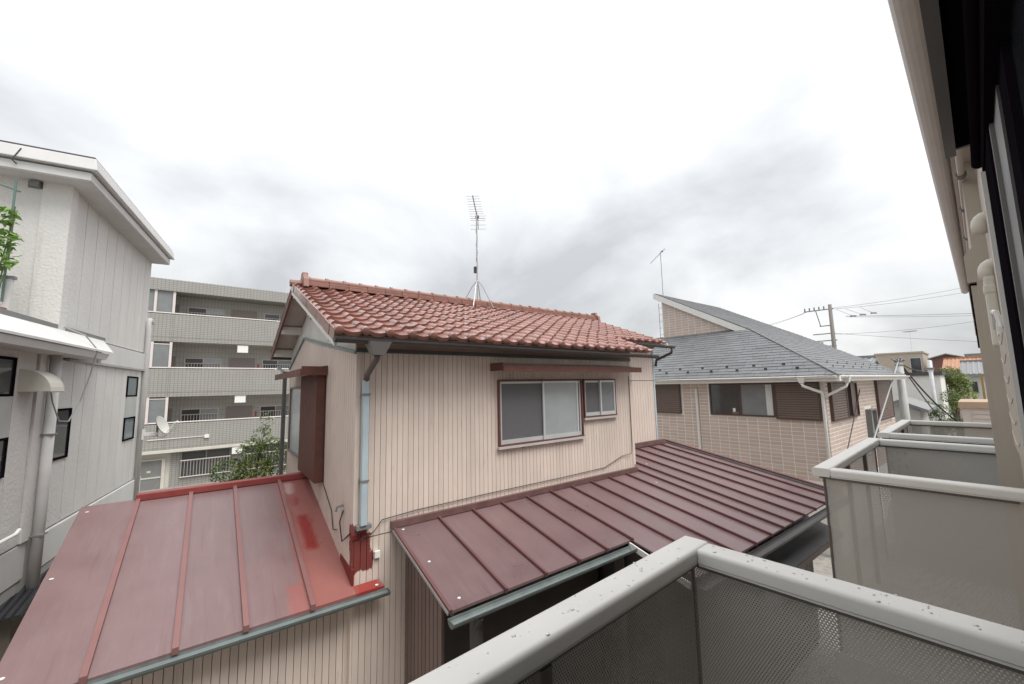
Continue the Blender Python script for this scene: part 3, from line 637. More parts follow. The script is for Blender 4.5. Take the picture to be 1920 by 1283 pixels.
for q in ((0.52, -0.12), (0.55, -0.75), (0.58, -1.32), (1.02, -0.1), (1.04, -0.9), (4.3, -0.3), (5.6, 0.1), (5.0, -0.5)):
    z = rzz(q[1]); MB().tube([(q[0], q[1], z + 0.002), (q[0], q[1], z + 0.009)], 0.016, 8).build('sealed_screw', whitebox, H)
# walls under it
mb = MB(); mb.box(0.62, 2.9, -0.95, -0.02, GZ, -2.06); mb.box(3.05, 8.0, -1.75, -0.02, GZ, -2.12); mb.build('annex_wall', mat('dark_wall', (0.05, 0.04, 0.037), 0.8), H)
mb = MB()
for i in range(10):
    a = -0.95 + i * 0.093; mb.box(0.59, 0.62, a + .006, a + 0.087, GZ + .1, rzz(a) - 0.06)
mb.build('ribbed_wall', mat('brown_ribs', (0.17, 0.115, 0.10), 0.5, var=.15, isl=.1), H, kind='stuff')
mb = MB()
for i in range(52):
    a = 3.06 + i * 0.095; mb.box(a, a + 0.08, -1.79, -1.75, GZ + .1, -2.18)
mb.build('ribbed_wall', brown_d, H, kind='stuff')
for x in (0.72, 2.85): box('post', mat('dark_post', (0.09, 0.075, 0.068), 0.7), H, x, x + 0.09, -1.36, -1.27, GZ, -2.02)
MB().beam((0.5, -1.32, -2.03), (2.95, -1.32, -2.03), 0.08, 0.10).build('eave_beam', mat('dark_post', (0.09, 0.075, 0.068), 0.7), H)
MB().tube([(0.70, -1.50, -2.08), (0.70, -1.42, -2.2), (0.70, -1.42, GZ + 0.1)], 0.03, 8).build('downpipe', gutter_d, H)
mb = MB(); mb.hexa([(5.3, -1.79, -2.55), (7.75, -1.79, -2.55), (7.75, -2.35, -2.72), (5.3, -2.35, -2.72)], [(5.3, -1.79, -2.52), (7.75, -1.79, -2.52), (7.75, -2.35, -2.69), (5.3, -2.35, -2.69)])
cn = mb.build('window_canopy', mat('dark_canopy', (0.075, 0.08, 0.085), 0.35), H); box('fascia', frame_br, cn, 5.3, 7.75, -2.37, -2.352, -2.76, -2.68)
f = MB(); f.box(5.6, 7.4, -1.84, -1.79, -3.6, -2.75); f = f.build('window', grey_al, H); box('pane', darkglass, f, 5.66, 7.34, -1.85, -1.842, -3.54, -2.8)

# --- the television aerials
def yagi(name, label, base, mast_h, boom_dir, n_el, el_w, boom_l, legs, mat_, group=None, r=0.016, box_=True, tilt=0.0):
    t = thing(name, label, 'antenna', (base[0], base[1]), 90, group, z=base[2])
    mb = MB(); pts = [(0, 0, 0.0)] + [(0.004 * math.sin(i * 2.1), 0.004 * math.cos(i * 1.7), mast_h * i / 10) for i in range(1, 11)]
    mb.tube(pts, r, 8); mb.build('mast', mat_, t, dz=0)
    d = Vector((boom_dir[0], boom_dir[1], tilt)).normalized(); s = d.cross(Vector((0, 0, 1))).normalized(); c = Vector((0, 0, mast_h - 0.06))
    MB().beam(c - d * boom_l * 0.3, c + d * boom_l * 0.7, 0.02, 0.02).build('boom', mat_, t, dz=0)
    for i in range(n_el):
        p = c - d * boom_l * 0.28 + d * (boom_l * 0.96 * i / (n_el - 1)); wl = el_w * (1.12 - 0.25 * i / n_el)
        MB().tube([p - s * wl / 2, p + s * wl / 2], 0.0045 if r > .012 else 0.02, 5).build('element', mat_, t, dz=0)
    if box_:
        q = c - d * boom_l * 0.12
        MB().box(-.03 + q.x, .03 + q.x, -.03 + q.y, .03 + q.y, q.z - .03, q.z + .03).build('feed_box', gutter_d, t, dz=0)
    if legs:
        for k in range(4):
            a = k * math.pi / 2 + 0.7; e = Vector((math.cos(a) * legs, math.sin(a) * legs, 0.0 - 0.10 - 0.1 * (k in (0, 3))))
            mb = MB(); mb.tube([(0, 0, 0.44), (e.x * .3, e.y * .3, 0.32), e], 0.010, 6); mb.build('leg', mat_, t, dz=0)
        MB().box(-0.09, -0.03, -0.03, 0.03, 0.62, 0.76).build('amplifier_box', gutter_d, t, dz=0)
        MB().tube([(0.02 * math.cos(i * .9), 0.02 * math.sin(i * .9), 0.7 + i * (mast_h - 0.9) / 24) for i in range(25)], 0.005, 5).build('coaxial_cable', wire_g, t, dz=0)
        # reflector
        p = c - d * boom_l * 0.3
        mb = MB()
        for zz in (-0.16, -0.08, 0.08, 0.16): mb.tube([p + Vector((0, 0, zz)) - s * el_w * .6 - d * abs(zz) * .6, p + Vector((0, 0, zz)) + s * el_w * .6 - d * abs(zz) * .6], 0.0045, 5)
        mb.beam(p + Vector((0, 0, -.17)) - d * .1, p, 0.012, 0.012); mb.beam(p + Vector((0, 0, .17)) - d * .1, p, 0.012, 0.012)
        mb.build('reflector', mat_, t, dz=0)
    return t
def hworld(R, Lq):
    a = R_(HA); return (HX[0] + math.sin(a) * R - math.cos(a) * Lq, HX[1] + math.cos(a) * R + math.sin(a) * Lq)
galv = mat('galvanised_steel', (0.42, 0.42, 0.42), 0.4, metal=0.5)
ax, ay = hworld(3.23, 2.5)
yagi('television_antenna', 'tall aerial mast with coiled cable standing on the red tile ridge', (ax, ay, CZ + RZ + 0.15), 2.02, (0.72, -0.62), 11, 0.30, 1.25, 0.36, galv)

# ================================================================== pale building on the left
left = thing('stucco_building', 'light grey stucco building with stepped upper storey and white eaves', 'building', (-13.25, -0.391), 11.5)
B = left
MB().box(-7, -0.002, -9.0, -0.35, GZ, 0.95).build('wall', joint_m, B)
MB().box(-7, -0.002, -4.548, -0.35, 0.951, 3.25).build('upper_wall', joint_m, B)
def panels(x, y0, y1, z0, z1, p, axis='R'):
    n = max(1, round((y1 - y0) / p))
    for i in range(n):
        a = y0 + (y1 - y0) * i / n + 0.007; b = y0 + (y1 - y0) * (i + 1) / n - 0.007
        (MB().box(x, x + 0.022, a, b, z0, z1) if axis == 'R' else MB().box(a, b, x - 0.022, x, z0, z1)).build('stucco_panel', stucco, B)
panels(0.0, -7.3, -4.98, -1.92, 0.62, 0.455); panels(0.0, -4.75, -0.37, -1.92, 0.53, 0.455)
panels(0.0, -4.40, -0.37, 0.96, 3.2, 0.455); panels(-4.55, -2.3, -0.26, 0.96, 3.2, 0.46, 'L')
box('corner_pilaster', stucco, B, -0.255, 0.06, -4.61, -4.41, 0.95, 3.2)
box('pilaster', stucco, B, 0.0, 0.05, -4.97, -4.76, -1.92, 0.62)
box('floor_band', stucco_trim, B, 0.0, 0.055, -2.95, -0.30, 0.56, 0.93, bevel=0.01)
box('drip_edge', joint_m, B, 0.0, 0.075, -4.2, -0.29, 0.525, 0.555)
for (a, b, dx) in ((-4.55, -0.02, 0.05), (-7.3, -4.76, 0.02)):
    box('base_band', stucco_trim, B, 0.0, dx, a, b, -2.42, -1.945, bevel=0.012)
    box('base_band', mat('grey_band', (0.42, 0.42, 0.41), 0.6), B, 0.0, dx - 0.015, a, b - .1, -2.60, -2.435)
    panels(0.0, a, b - .3, -4.6, -2.62, 0.455)
box('corner_cladding', stucco_trim, B, -0.6, -0.03, -0.35, -0.06, -1.9, 0.4)
mb = MB()
for i in range(20): mb.box(-0.03, -0.012, -0.34, -0.07, -1.88 + i * 0.112, -1.79 + i * 0.112)
mb.build('clapboard', stucco_trim, B, kind='stuff')
# lower lean roof (hisashi)
mb = MB(); mb.add([(0.02, -8, 0.98), (0.02, -2.85, 1.0), (0.42, -3.70, 0.70), (0.42, -8, 0.69), (0.42, -8, 0.66), (0.42, -3.70, 0.67), (0.02, -2.85, 0.97), (0.02, -8, 0.95)],
                  [(0, 1, 2, 3), (3, 2, 5, 4), (1, 6, 5, 2), (4, 5, 6, 7), (0, 3, 4, 7), (0, 7, 6, 1)]); mb.build('canopy_roof', stucco_trim, B)
mb = MB(); mb.hexa([(0.02, -8, 0.57), (0.02, -3.82, 0.57), (0.37, -3.82, 0.57), (0.37, -8, 0.57)], [(0.02, -8, 0.655), (0.02, -3.80, 0.655), (0.40, -3.80, 0.66), (0.40, -8, 0.66)]); mb.build('canopy_fascia', stucco_trim, B)
box('canopy_flashing', lead, B, 0.0, 0.055, -6.0, -2.86, 0.965, 1.03)
# main eaves: two stepped fascias and a soffit
box('lower_fascia', stucco_trim, B, -7, 0.35, -4.93, -0.33, 3.17, 3.285)
box('eave_gap', lead, B, -7, 0.33, -4.91, -0.34, 3.286, 3.315)
mb = MB(); mb.hexa([(-7, -5.0, 3.316), (0.43, -5.0, 3.316), (0.43, -0.27, 3.316), (-7, -0.27, 3.316)], [(-7, -4.97, 3.50), (0.40, -4.97, 3.50), (0.40, -0.30, 3.50), (-7, -0.30, 3.50)]); mb.build('upper_fascia', stucco_trim, B, bevel=0.012)
box('roof_edge', dark_roof, B, -7, 0.38, -4.95, -0.32, 3.501, 3.53)
box('soffit', soffit_m, B, -7, 0.34, -4.92, -0.34, 3.155, 3.169)
MB().tube([(0.06, -0.12, 1.72), (0.06, -0.34, 1.76), (0.06, -0.42, 1.70), (0.07, -0.42, 1.5), (0.07, -0.42, -2.4)], 0.055, 12).build('downpipe', stucco_trim, B, smooth=True)
MB().tube([(0.11, -4.72, 0.62), (0.11, -4.72, -2.75)], 0.062, 12).build('downpipe', stucco_trim, B, smooth=True)
for z in (-0.55, -1.9): box('pipe_clip', lead, B, 0.02, 0.18, -4.79, -4.65, z, z + 0.02)
# quarter-round vent hood
n = 8; pr = [(0.022, 0.055)] + [(0.022 + 0.30 * math.sin(t), 0.055 + 0.29 * math.cos(t)) for t in [math.pi / 2 * i / n for i in range(n + 1)]]
hd = MB().extr([(p[0], -5.37, p[1]) for p in pr], (0, 0.012, 0)); hd.extr([(p[0], -5.36, p[1]) for p in pr[1:]] + [(p[0] * .96, -5.36, p[1] - .012) for p in reversed(pr[1:])], (0, 0.36, 0)); hd.extr([(p[0], -5.01, p[1]) for p in pr], (0, 0.012, 0))
hd.build('vent_hood', mat('cream_hood', (0.62, 0.60, 0.53), 0.5), B)
def window(parent, plane, at, a, b, z0, z1, fm, gm, t=0.045, d=0.05, sgn=1, mid=None, name='window'):
    """framed window proud of a wall; plane 'R' (wall at local x=at) or 'L' (wall at local y=at)"""
    def bx(mb, u0, u1, w0, w1, d0, d1):
        lo, hi = sorted((at + sgn * d0, at + sgn * d1))
        return mb.box(lo, hi, u0, u1, w0, w1) if plane == 'R' else mb.box(u0, u1, lo, hi, w0, w1)
    mb = MB(); bx(mb, a, b, z1 - t, z1, -.02, d); bx(mb, a, b, z0, z0 + t, -.02, d); bx(mb, a, a + t, z0 + t, z1 - t, -.02, d); bx(mb, b - t, b, z0 + t, z1 - t, -.02, d)
    if mid is not None: bx(mb, mid - t * .4, mid + t * .4, z0 + t, z1 - t, -.02, d * .9)
    f = mb.build(name, fm, parent)
    if mid is None: bx(MB(), a + t, b - t, z0 + t, z1 - t, 0.0, d * .35).build('pane', gm, f)
    else:
        ms = gm if isinstance(gm, (list, tuple)) else (gm, gm)
        bx(MB(), a + t, mid - t * .4, z0 + t, z1 - t, 0.0, d * .35).build('pane', ms[0], f); bx(MB(), mid + t * .4, b - t, z0 + t, z1 - t, 0.0, d * .45).build('pane', ms[1], f)
    return f
for (a, b, z0, z1) in ((-6.3, -5.49, 0.0, 0.48), (-6.3, -5.49, -0.98, -0.5), (-4.38, -3.87, -0.96, -0.20), (-1.42, -0.75, -0.06, 0.38), (-1.42, -0.75, -0.99, -0.50)):
    window(B, 'R', 0.022, a, b, z0, z1, black_al, darkglass if b < -2 else mat('bluish_glass', (0.12, 0.16, 0.18), 0.1), d=0.022, t=0.032)
box('window_infill', mat('infill_panel', (0.42, 0.43, 0.41), 0.6), B, 0.022, 0.045, -1.40, -0.77, -0.498, -0.062)
box('window_infill', mat('infill_panel', (0.42, 0.43, 0.41), 0.6), B, 0.022, 0.045, -6.28, -5.51, -0.498, -0.002)
MB().tube([(-0.15, -4.60, 2.2), (-0.15, -4.60, 1.02)], 0.010, 6).build('conduit', stucco_trim, B)
cp = [(0.06, -4.45, 1.02), (0.30, -4.45, 0.90), (0.40, -4.30, 0.70), (0.34, -4.28, 0.30), (0.28, -4.36, -0.10), (0.24, -4.55, -0.38), (0.22, -4.78, -0.36), (0.20, -4.95, -0.1), (0.18, -5.0, 0.1)]
MB().tube(cp, 0.009, 6).build('cable', wire_g, B)
MB().tube([(-0.36, -4.98, 3.45), (-0.42, -5.02, 3.25), (-0.38, -4.66, 3.2)], 0.008, 6).build('cable', wire_m, B)
mb = MB(); mb.box(-0.42, -0.25, -4.585, -4.56, 3.05, 3.15); mb.box(-0.38, -0.28, -4.66, -4.585, 3.06, 3.14); mb.build('cable_entry_box', lead, B)
MB().tube([(0.06, -5.9, -1.75), (0.14, -5.36, -1.70), (0.15, -5.3, -1.66)], 0.022, 8).build('wall_pipe', whitebox, B)
# roof terrace fence in front of the upper storey
fe = thing('terrace_fence', 'white slatted terrace fence with green net poles beside the stucco wall', 'fence', (-13.25, -0.391), 11.5, z=CZ + 0.95)
for x in (-0.30, -1.1, -1.9): box('post', stucco_trim, fe, x - 0.03, x + 0.03, -5.05, -4.99, 0.0, 0.62, dz=0)
box('top_rail', lead, fe, -2.0, -0.25, -5.06, -4.98, 0.62, 0.66, dz=0); box('mid_rail', stucco_trim, fe, -2.0, -0.33, -5.04, -5.0, 0.48, 0.53, dz=0)
for i in range(16): box('slat', stucco_trim, fe, -1.95 + i * 0.10, -1.90 + i * 0.10, -5.035, -5.005, 0.0, 0.48, dz=0)
gp = mat('green_pole', (0.10, 0.17, 0.15), 0.5)
for x in (-0.33, -1.3): MB().tube([(x, -5.07, 0.3), (x, -5.07, 2.0)], 0.014, 8).build('net_pole', gp, fe, dz=0)
MB().tube([(-0.28, -5.07, 1.84), (-1.4, -5.07, 2.2)], 0.012, 6).build('net_pole', gp, fe, dz=0)
def bworld(R, Lq, O=(-13.25, -0.391), A=11.5):
    a = R_(A); return (O[0] + math.sin(a) * R - math.cos(a) * Lq, O[1] + math.cos(a) * R + math.sin(a) * Lq)
# climbing plant on that terrace
r5 = random.Random(5)
px_, py_ = bworld(-0.36, -5.2); pl = thing('potted_vine', 'bright green leafy vine growing on the roof terrace', 'plant', (px_, py_), 0, z=CZ + 0.95)
MB().add([(0.12 * math.cos(k * math.pi / 5) * s_, 0.12 * math.sin(k * math.pi / 5) * s_, zz) for s_, zz in ((0.8, 0), (1.1, 0.2)) for k in range(10)], [(k, (k + 1) % 10, 10 + (k + 1) % 10, 10 + k) for k in range(10)] + [tuple(range(10)), tuple(range(10, 20))]).build('pot', mat('clay_pot', (0.3, 0.14, 0.09), 0.8), pl, dz=0)
mb = MB()
for k in range(3): mb.tube([(0, 0, 0.15), (r5.uniform(-.1, .1), r5.uniform(-.1, .1), 0.8), (r5.uniform(-.15, .15), r5.uniform(-.15, .15), 1.55)], 0.008, 5)
mb.build('stem', mat('green_stem', (0.10, 0.14, 0.05), 0.6), pl, dz=0)
mb = MB()
for c, s_ in (((0.0, 0.0, 0.86), (0.16, 0.20, 0.10)), ((0.02, 0.03, 1.15), (0.14, 0.18, 0.13)), ((-0.02, 0.0, 1.45), (0.14, 0.18, 0.14))):
    for p in leaves(70, c, s_, r5, 0.4): leaf(mb, p, r5.uniform(0.08, 0.14), r5)
mb.build('foliage', leaf_l, pl, dz=0)
# satellite dish on the corner of the pale building
dish = thing('satellite_dish', 'round pale satellite dish on a white bracket at the stucco corner', 'satellite dish', bworld(0.02, -0.40), 11.5, z=CZ - 1.0)
box('wall_bracket', whitebox, dish, 0.05, 0.12, -0.06, 0.10, -0.06, 0.16, dz=0); box('arm', whitebox, dish, 0.10, 0.36, -0.02, 0.05, 0.02, 0.09, dz=0)
MB().tube([(0.34, 0.02, 0.0), (0.34, 0.02, 0.30)], 0.022, 10).build('upright', lead, dish, dz=0)
ax_ = Vector((0.93, -0.25, 0.42)).normalized(); ux = ax_.cross(Vector((0, 0, 1))).normalized(); uy = ux.cross(ax_); vs = []; fs = []; nr, na = 5, 20
c0 = Vector((0.40, 0.0, 0.24))
for i in range(nr + 1):
    for j in range(na):
        r_ = 0.21 * i / nr; t = 2 * math.pi * j / na; vs.append(c0 + ux * r_ * math.cos(t) + uy * r_ * 1.08 * math.sin(t) + ax_ * (r_ * r_ * 1.1))
for i in range(nr):
    for j in range(na): fs.append((i * na + j, i * na + (j + 1) % na, (i + 1) * na + (j + 1) % na, (i + 1) * na + j))
k = len(vs); vs += [v - ax_ * 0.012 for v in vs]; fs += [tuple(k + q for q in f[::-1]) for f in fs]
MB().add(vs, fs).build('reflector', mat('dish_grey', (0.52, 0.52, 0.48), 0.5), dish, dz=0, smooth=True)
tip = c0 + ax_ * 0.30 - uy * 0.07; MB().tube([c0 - uy * 0.2 + ax_ * .04, tip], 0.010, 6).build('feed_arm', whitebox, dish, dz=0); MB().tube([tip - ax_ * .03, tip + ax_ * 0.05], 0.032, 10).build('receiver', whitebox, dish, dz=0)
MB().tube([tip, tip + Vector((0.03, 0, -0.10)), c0 + Vector((0.05, 0, -0.28)), c0 + Vector((-0.25, 0, -0.2))], 0.006, 5).build('cable', wire_g, dish, dz=0)

# ================================================================== grey apartment block behind
apt = thing('apartment_block', 'four-storey grey mosaic-tiled apartment block with open access galleries', 'building', (-27.88, -0.041), 1.0)
Q = apt; X0, X1 = -6.0, 15.0
box('rear_wall', apt_tile_d, Q, X0, X1, 1.4, 9.0, GZ - .02, 5.9)
box('roof_parapet', apt_tile, Q, X0, X1, -0.05, 1.4, 5.45, 6.08)
for k, zr in enumerate((4.26, 1.34, -1.54)):
    box('gallery_parapet', apt_tile, Q, X0, X1, 0.0, 0.16, zr - 1.30, zr - 0.07)
    box('gallery_edge', apt_tile, Q, X0, X1, 0.004, 0.162, zr - 1.53, zr - 1.312)
    box('gallery_slab', apt_conc, Q, X0, X1, 0.163, 1.4, zr - 1.50, zr - 1.30)
    MB().tube([(X0, 0.07, zr), (X1, 0.07, zr)], 0.035, 8).build('handrail', apt_rail, Q)
    box('joint', lead, Q, 0.08, 0.10, -0.006, 0.0, zr - 1.53, zr - 0.07)
    for x in (-4.9, 5.0, 9.5): box('rail_post', apt_rail, Q, x - .03, x + .03, 0.04, 0.10, zr - 0.08, zr)
    for (a, b) in ((-1.45, -0.72), (-0.60, 0.05), (-2.3, -1.57)):
        gp_ = box('gallery_screen', apt_rail, Q, a, b, 0.05, 0.10, zr + 1.22, zr + 1.27); box('panel', apt_glassp, gp_, a, b, 0.07, 0.085, zr + 0.04, zr + 1.22)
    for x in (-1.51, -0.66, 0.09): box('screen_post', apt_rail, Q, x - 0.055, x + 0.055, 0.02, 0.12, zr - 0.02, zr + 1.36)
    for u in range(-1, 4):
        xo = u * 3.77 - (0.0)
        for (a, b, kind) in ((0.68, 2.40, 'w'), (2.76, 4.08, 'd')):
            a += xo * 1.0; b += xo
            if a < X0 + .2 or b > X1: continue
            if kind == 'w':
                wf = window(Q, 'L', 1.4, a, b, zr - 0.35, zr + 0.64, apt_rail, (darkglass, mat('grey_reflecting_glass', (0.25, 0.27, 0.28), 0.15)) if u % 2 else (mat('grey_dim_glass', (0.07, 0.07, 0.07), 0.15), frost), t=0.05, d=0.06, sgn=-1, mid=(a + b) / 2)
                for i in range(13): MB().box(a + 0.06 + i * (b - a - .12) / 12 - .012, a + 0.06 + i * (b - a - .12) / 12 + .012, 1.28, 1.30, zr - 0.3, zr + 0.30).build('bar', apt_rail, wf)
                MB().box(a, b, 1.27, 1.30, zr + 0.30, zr + 0.34).build('bar_rail', apt_rail, wf)
            else:
                box('flat_door', apt_door, Q, a, b, 1.36, 1.40, zr - 1.25, zr + 0.70)
    for u in (0, 1, 2):
        if k: 
            xl = 3.03 + u * 3.77; lb = box('gallery_lamp', whitebox, Q, xl, xl + 0.52, 0.05, 0.28, zr + 0.92 - (0 if k == 1 else 0), zr + 1.33)
    box('alarm_plate', red_m, Q, 4.22, 4.29, 1.38, 1.40, zr + 0.02, zr + 0.34) if k else None
# ground floor
box('ground_floor_wall', apt_tile, Q, 0.40, X1, 0.35, 1.4, GZ - .02, -3.07); box('ground_floor_wall', apt_conc, Q, X0, 0.40, 0.40, 1.4, GZ - .02, -3.07)
box('ground_floor_ledge', apt_conc, Q, X0, X1, -0.12, 0.35, -3.07 + .001, -2.93)
dr = box('entrance_door', mat('grey_metal_door', (0.20, 0.20, 0.195), 0.4), Q, -0.95, 0.06, 0.34, 0.399, GZ, -3.45); box('frame', apt_conc, dr, 0.061, 0.20, 0.30, 0.38, GZ, -3.38); box('frame', apt_conc, dr, -0.95, 0.06, 0.31, 0.38, -3.449, -3.38); box('transom', apt_conc, dr, -0.94, 0.05, 0.315, 0.339, -4.35, -4.28)
box('notice', mat('cream_paper', (0.6, 0.58, 0.45), 0.7), dr, -0.5, -0.35, 0.328, 0.338, -4.05, -3.95)
for (a, b) in ((0.80, 3.0), (3.6, 6.2), (7.2, 9.6)):
    wf = window(Q, 'L', 0.35, a, b, -4.48, -3.10, mat('bronze_grey_frame', (0.28, 0.25, 0.23), 0.5), (mat('dim_glass', (0.06, 0.065, 0.07), 0.12), mat('dim_glass2', (0.085, 0.085, 0.08), 0.12)), t=0.06, d=0.07, sgn=-1, mid=(a + b) / 2)
    for i in range(17): MB().box(a + 0.05 + i * (b - a - .1) / 16 - .013, a + 0.05 + i * (b - a - .1) / 16 + .013, 0.16, 0.18, -4.42, -3.60).build('bar', mat('grille_grey', (0.34, 0.31, 0.29), 0.5), wf)
    MB().box(a, b, 0.15, 0.18, -3.60, -3.55).build('bar_rail', apt_rail, wf); MB().box(a, b, 0.15, 0.18, -4.45, -4.41).build('bar_rail', apt_rail, wf)
box('gallery_lamp', whitebox, Q, 3.02, 3.50, -0.10, 0.12, -3.46, -3.10)
MB().tube([(-0.55, -0.02, -2.38), (1.75, -0.02, -2.36)], 0.022, 6).build('conduit', apt_rail, Q); box('conduit_box', whitebox, Q, 1.75, 1.95, -0.10, 0.0, -2.45, -2.28)

# ================================================================== brick-tiled house on the right
BX = (-2.981, 14.406); BA = 3.0
bh = thing('brick_tile_house', 'beige brick-tiled house with grey slate roof and white gutters', 'house', BX, BA)
K = bh
box('wall', mortar, K, 0.0, 8.7, 0.0, 8.0, GZ, 0.05)
def in_win(y, z, ws): return any(a < y < b and c < z < d for a, b, c, d in ws)
lw = [(0.10, 3.40, -1.17, -0.02), (4.40, 6.1, -1.17, 0.02)]
tw, th = 0.31, 0.1155
cand = []
for i in range(20):
    for j in range(25):
        y = i * tw; z = -0.02 - (j + 1) * th
        if in_win(y + tw / 2, z + th / 2, lw): continue
        cand.append((y, z))
def tile_box(): 
    me = bpy.data.meshes.new('wall_tile'); mb = MB().box(-0.004, 0.004, 0.010, tw - 0.010, 0.008, th - 0.008); me.from_pydata(mb.v, [], mb.f); me.materials.append(btile); return me
tb = tile_box()
vis = [c for c in cand if c[1] > -2.75]; vis.sort(key=lambda c: c[0])
for y, z in vis[:298]: mkobj('wall_tile', tb, K, (rng.uniform(-.001, .001), y, CZ + z))
mb = MB()
for y, z in vis[298:] + [c for c in cand if c[1] <= -2.75]: mb.box(-0.004, 0.004, y + .010, y + tw - .010, z + .008, z + th - .008)
mb.build('wall_tiles', btile_i, K, kind='stuff')
rw = [(0.20, 3.05, -1.22, -0.05), (4.05, 5.0, -2.4, -1.0), (5.75, 8.3, -1.6, 0.0)]
mb = MB()
for i in range(28):
    for j in range(27):
        x = i * tw; z = -0.02 - (j + 1) * th
        if in_win(x + tw / 2, z + th / 2, rw): continue
        mb.box(x + .004, x + tw - .004, -0.004, 0.004, z + .009, z + th - .009)
mb.build('side_wall_tiles', btile_i, K, kind='stuff')
# windows: sliding pair with curtains, louvred shutter boxes
wf = window(K, 'R', 0.0, 1.30, 3.34, -1.13, -0.05, frame_br, (mat('dim_window', (0.20, 0.21, 0.215), 0.12), darkglass), t=0.05, d=0.05, sgn=-1, mid=2.32)
for a, b in ((3.0, 3.27), (2.75, 2.98), (1.37, 1.55)): box('curtain', curt, wf, -0.022, -0.0175 - .001, a, b, -1.07, -0.11)
box('shelf_box', mat('wood_box', (0.20, 0.11, 0.06), 0.6), wf, -0.026, -0.019, 2.40, 2.62, -1.07, -1.0); box('shelf_cup', whitebox, wf, -0.026, -0.019, 2.50, 2.58, -0.995, -0.88)
for k in range(4): box('shelf_bottle', mat('dark_bottle', (0.05, 0.03, 0.03), 0.3), wf, -0.026, -0.023, 2.86 + k * .09, 2.90 + k * .09, -1.07, -0.98 + 0.02 * (k % 2))
def louvre(parent, plane, at, a, b, z0, z1, n, sgn=-1):
    def bx(mb, u0, u1, w0, w1, d0, d1):
        lo, hi = sorted((at + sgn * d0, at + sgn * d1)); return mb.box(lo, hi, u0, u1, w0, w1) if plane == 'R' else mb.box(u0, u1, lo, hi, w0, w1)
    mb = MB(); t = .04; bx(mb, a, b, z1 - t, z1, 0, .09); bx(mb, a, b, z0, z0 + t, 0, .09); bx(mb, a, a + t, z0 + t, z1 - t, 0, .09); bx(mb, b - t, b, z0 + t, z1 - t, 0, .09); bx(mb, a + t, b - t, z0 + t, z1 - t, 0, .05)
    f = mb.build('shutter_box', frame_br, parent)
    for i in range(n):
        z = z0 + t + (z1 - z0 - 2 * t) * i / n; bx(MB(), a + t, b - t, z + .008, z + (z1 - z0 - 2 * t) / n - .012, .05, .078).build('slat', shutter_br, f)
louvre(K, 'R', 0.0, 0.12, 1.285, -1.17, -0.04, 15); louvre(K, 'R', 0.0, 4.42, 6.0, -1.14, 0.0, 14)
louvre(K, 'L', 0.0, 0.25, 1.75, -1.20, -0.08, 14)
window(K, 'L', 0.0, 1.76, 3.02, -1.20, -0.08, frame_br, (darkglass, shutter_br), t=0.05, d=0.09, sgn=-1, mid=2.3)
window(K, 'L', 0.0, 4.10, 4.9, -2.35, -1.05, grey_al, mat('pale_glass', (0.35, 0.38, 0.39), 0.2), t=0.05, d=0.16, sgn=-1)
louvre(K, 'L', 0.0, 5.8, 8.2, -1.55, -0.05, 16)
# white wall pipe, downpipes, gutters
MB().tube([(-0.05, 3.80, -0.22), (-0.05, 3.80, -3.6)], 0.045, 10).build('wall_pipe', white_paint, K)
gutter('gutter', white_paint, K, (-0.52, -0.42, 0.105), (-0.52, 8.3, 0.105), r=0.065); gutter('gutter', white_paint, K, (-0.30, -0.52, 0.105), (8.9, -0.52, 0.105), r=0.065)
for (x, y) in ((-0.52, 0.40), (0.0, -0.52)):
    MB().hexa([(x - .05, y - .05, -0.08), (x + .05, y - .05, -0.08), (x + .05, y + .05, -0.08), (x - .05, y + .05, -0.08)], [(x - .09, y - .09, 0.10), (x + .09, y - .09, 0.10), (x + .09, y + .09, 0.10), (x - .09, y + .09, 0.10)]).build('gutter_hopper', white_paint, K)
MB().tube([(-0.52, 0.40, -0.08), (-0.52, 0.38, -0.16), (-0.10, 0.06, -0.36), (-0.085, 0.05, -0.46), (-0.085, 0.05, -4.8)], 0.04, 10).build('downpipe', white_paint, K, smooth=True)
MB().tube([(0.0, -0.52, -0.08), (-0.02, -0.50, -0.18), (-0.085, -0.10, -0.42), (-0.09, 0.0, -0.52)], 0.035, 10).build('downpipe', white_paint, K, smooth=True)
mb = MB(); mb.add([(-0.45, -0.45, 0.0), (0.0, -0.45, 0.0), (0, 0, 0.0), (-0.45, 0, 0)], [(0, 1, 2, 3)])
MB().box(-0.45, 0.0, -0.449, 8.3, -0.005, 0.03).build('soffit', white_paint, K); MB().box(0.001, 8.9, -0.449, 0.0, -0.005, 0.03).build('soffit', white_paint, K)
MB().box(-0.47, -0.451, -0.47, 8.3, -0.04, 0.13).build('fascia', white_paint, K); MB().box(-0.45, 8.9, -0.47, -0.451, -0.04, 0.13).build('fascia', white_paint, K)
# slate roof: lapped courses of single slates
PB = 0.55; ZB = 0.14; RG = 3.05; LT = 7.20
def slates(name, outline, to3d, course, width, rng, parent, m):
    us = [p[0] for p in outline]; vs_ = [p[1] for p in outline]; mb = MB(); v = min(vs_); j = 0
    while v < max(vs_):
        u = min(us) - rng.uniform(0, width)
        while u < max(us):
            wd = width * rng.choice((0.7, 1.0, 1.0, 1.3)); poly = clip_convex([(u + .004, v), (u + wd - .004, v), (u + wd - .004, v + course * 1.06), (u + .004, v + course * 1.06)], outline)
            if len(poly) >= 3:
                jit = rng.uniform(0, .004); top = [to3d(p[0], p[1], 0.016 + jit - 0.013 * (p[1] - v) / course) for p in poly]; bt = [to3d(p[0], p[1], -0.012) for p in poly]
                n = len(poly); mb.add(bt + top, [tuple(range(n))[::-1], tuple(range(n, 2 * n))] + [(i, (i + 1) % n, n + (i + 1) % n, n + i) for i in range(n)])
            u += wd
        v += course; j += 1
    return mb.build(name, m, parent, kind='stuff')
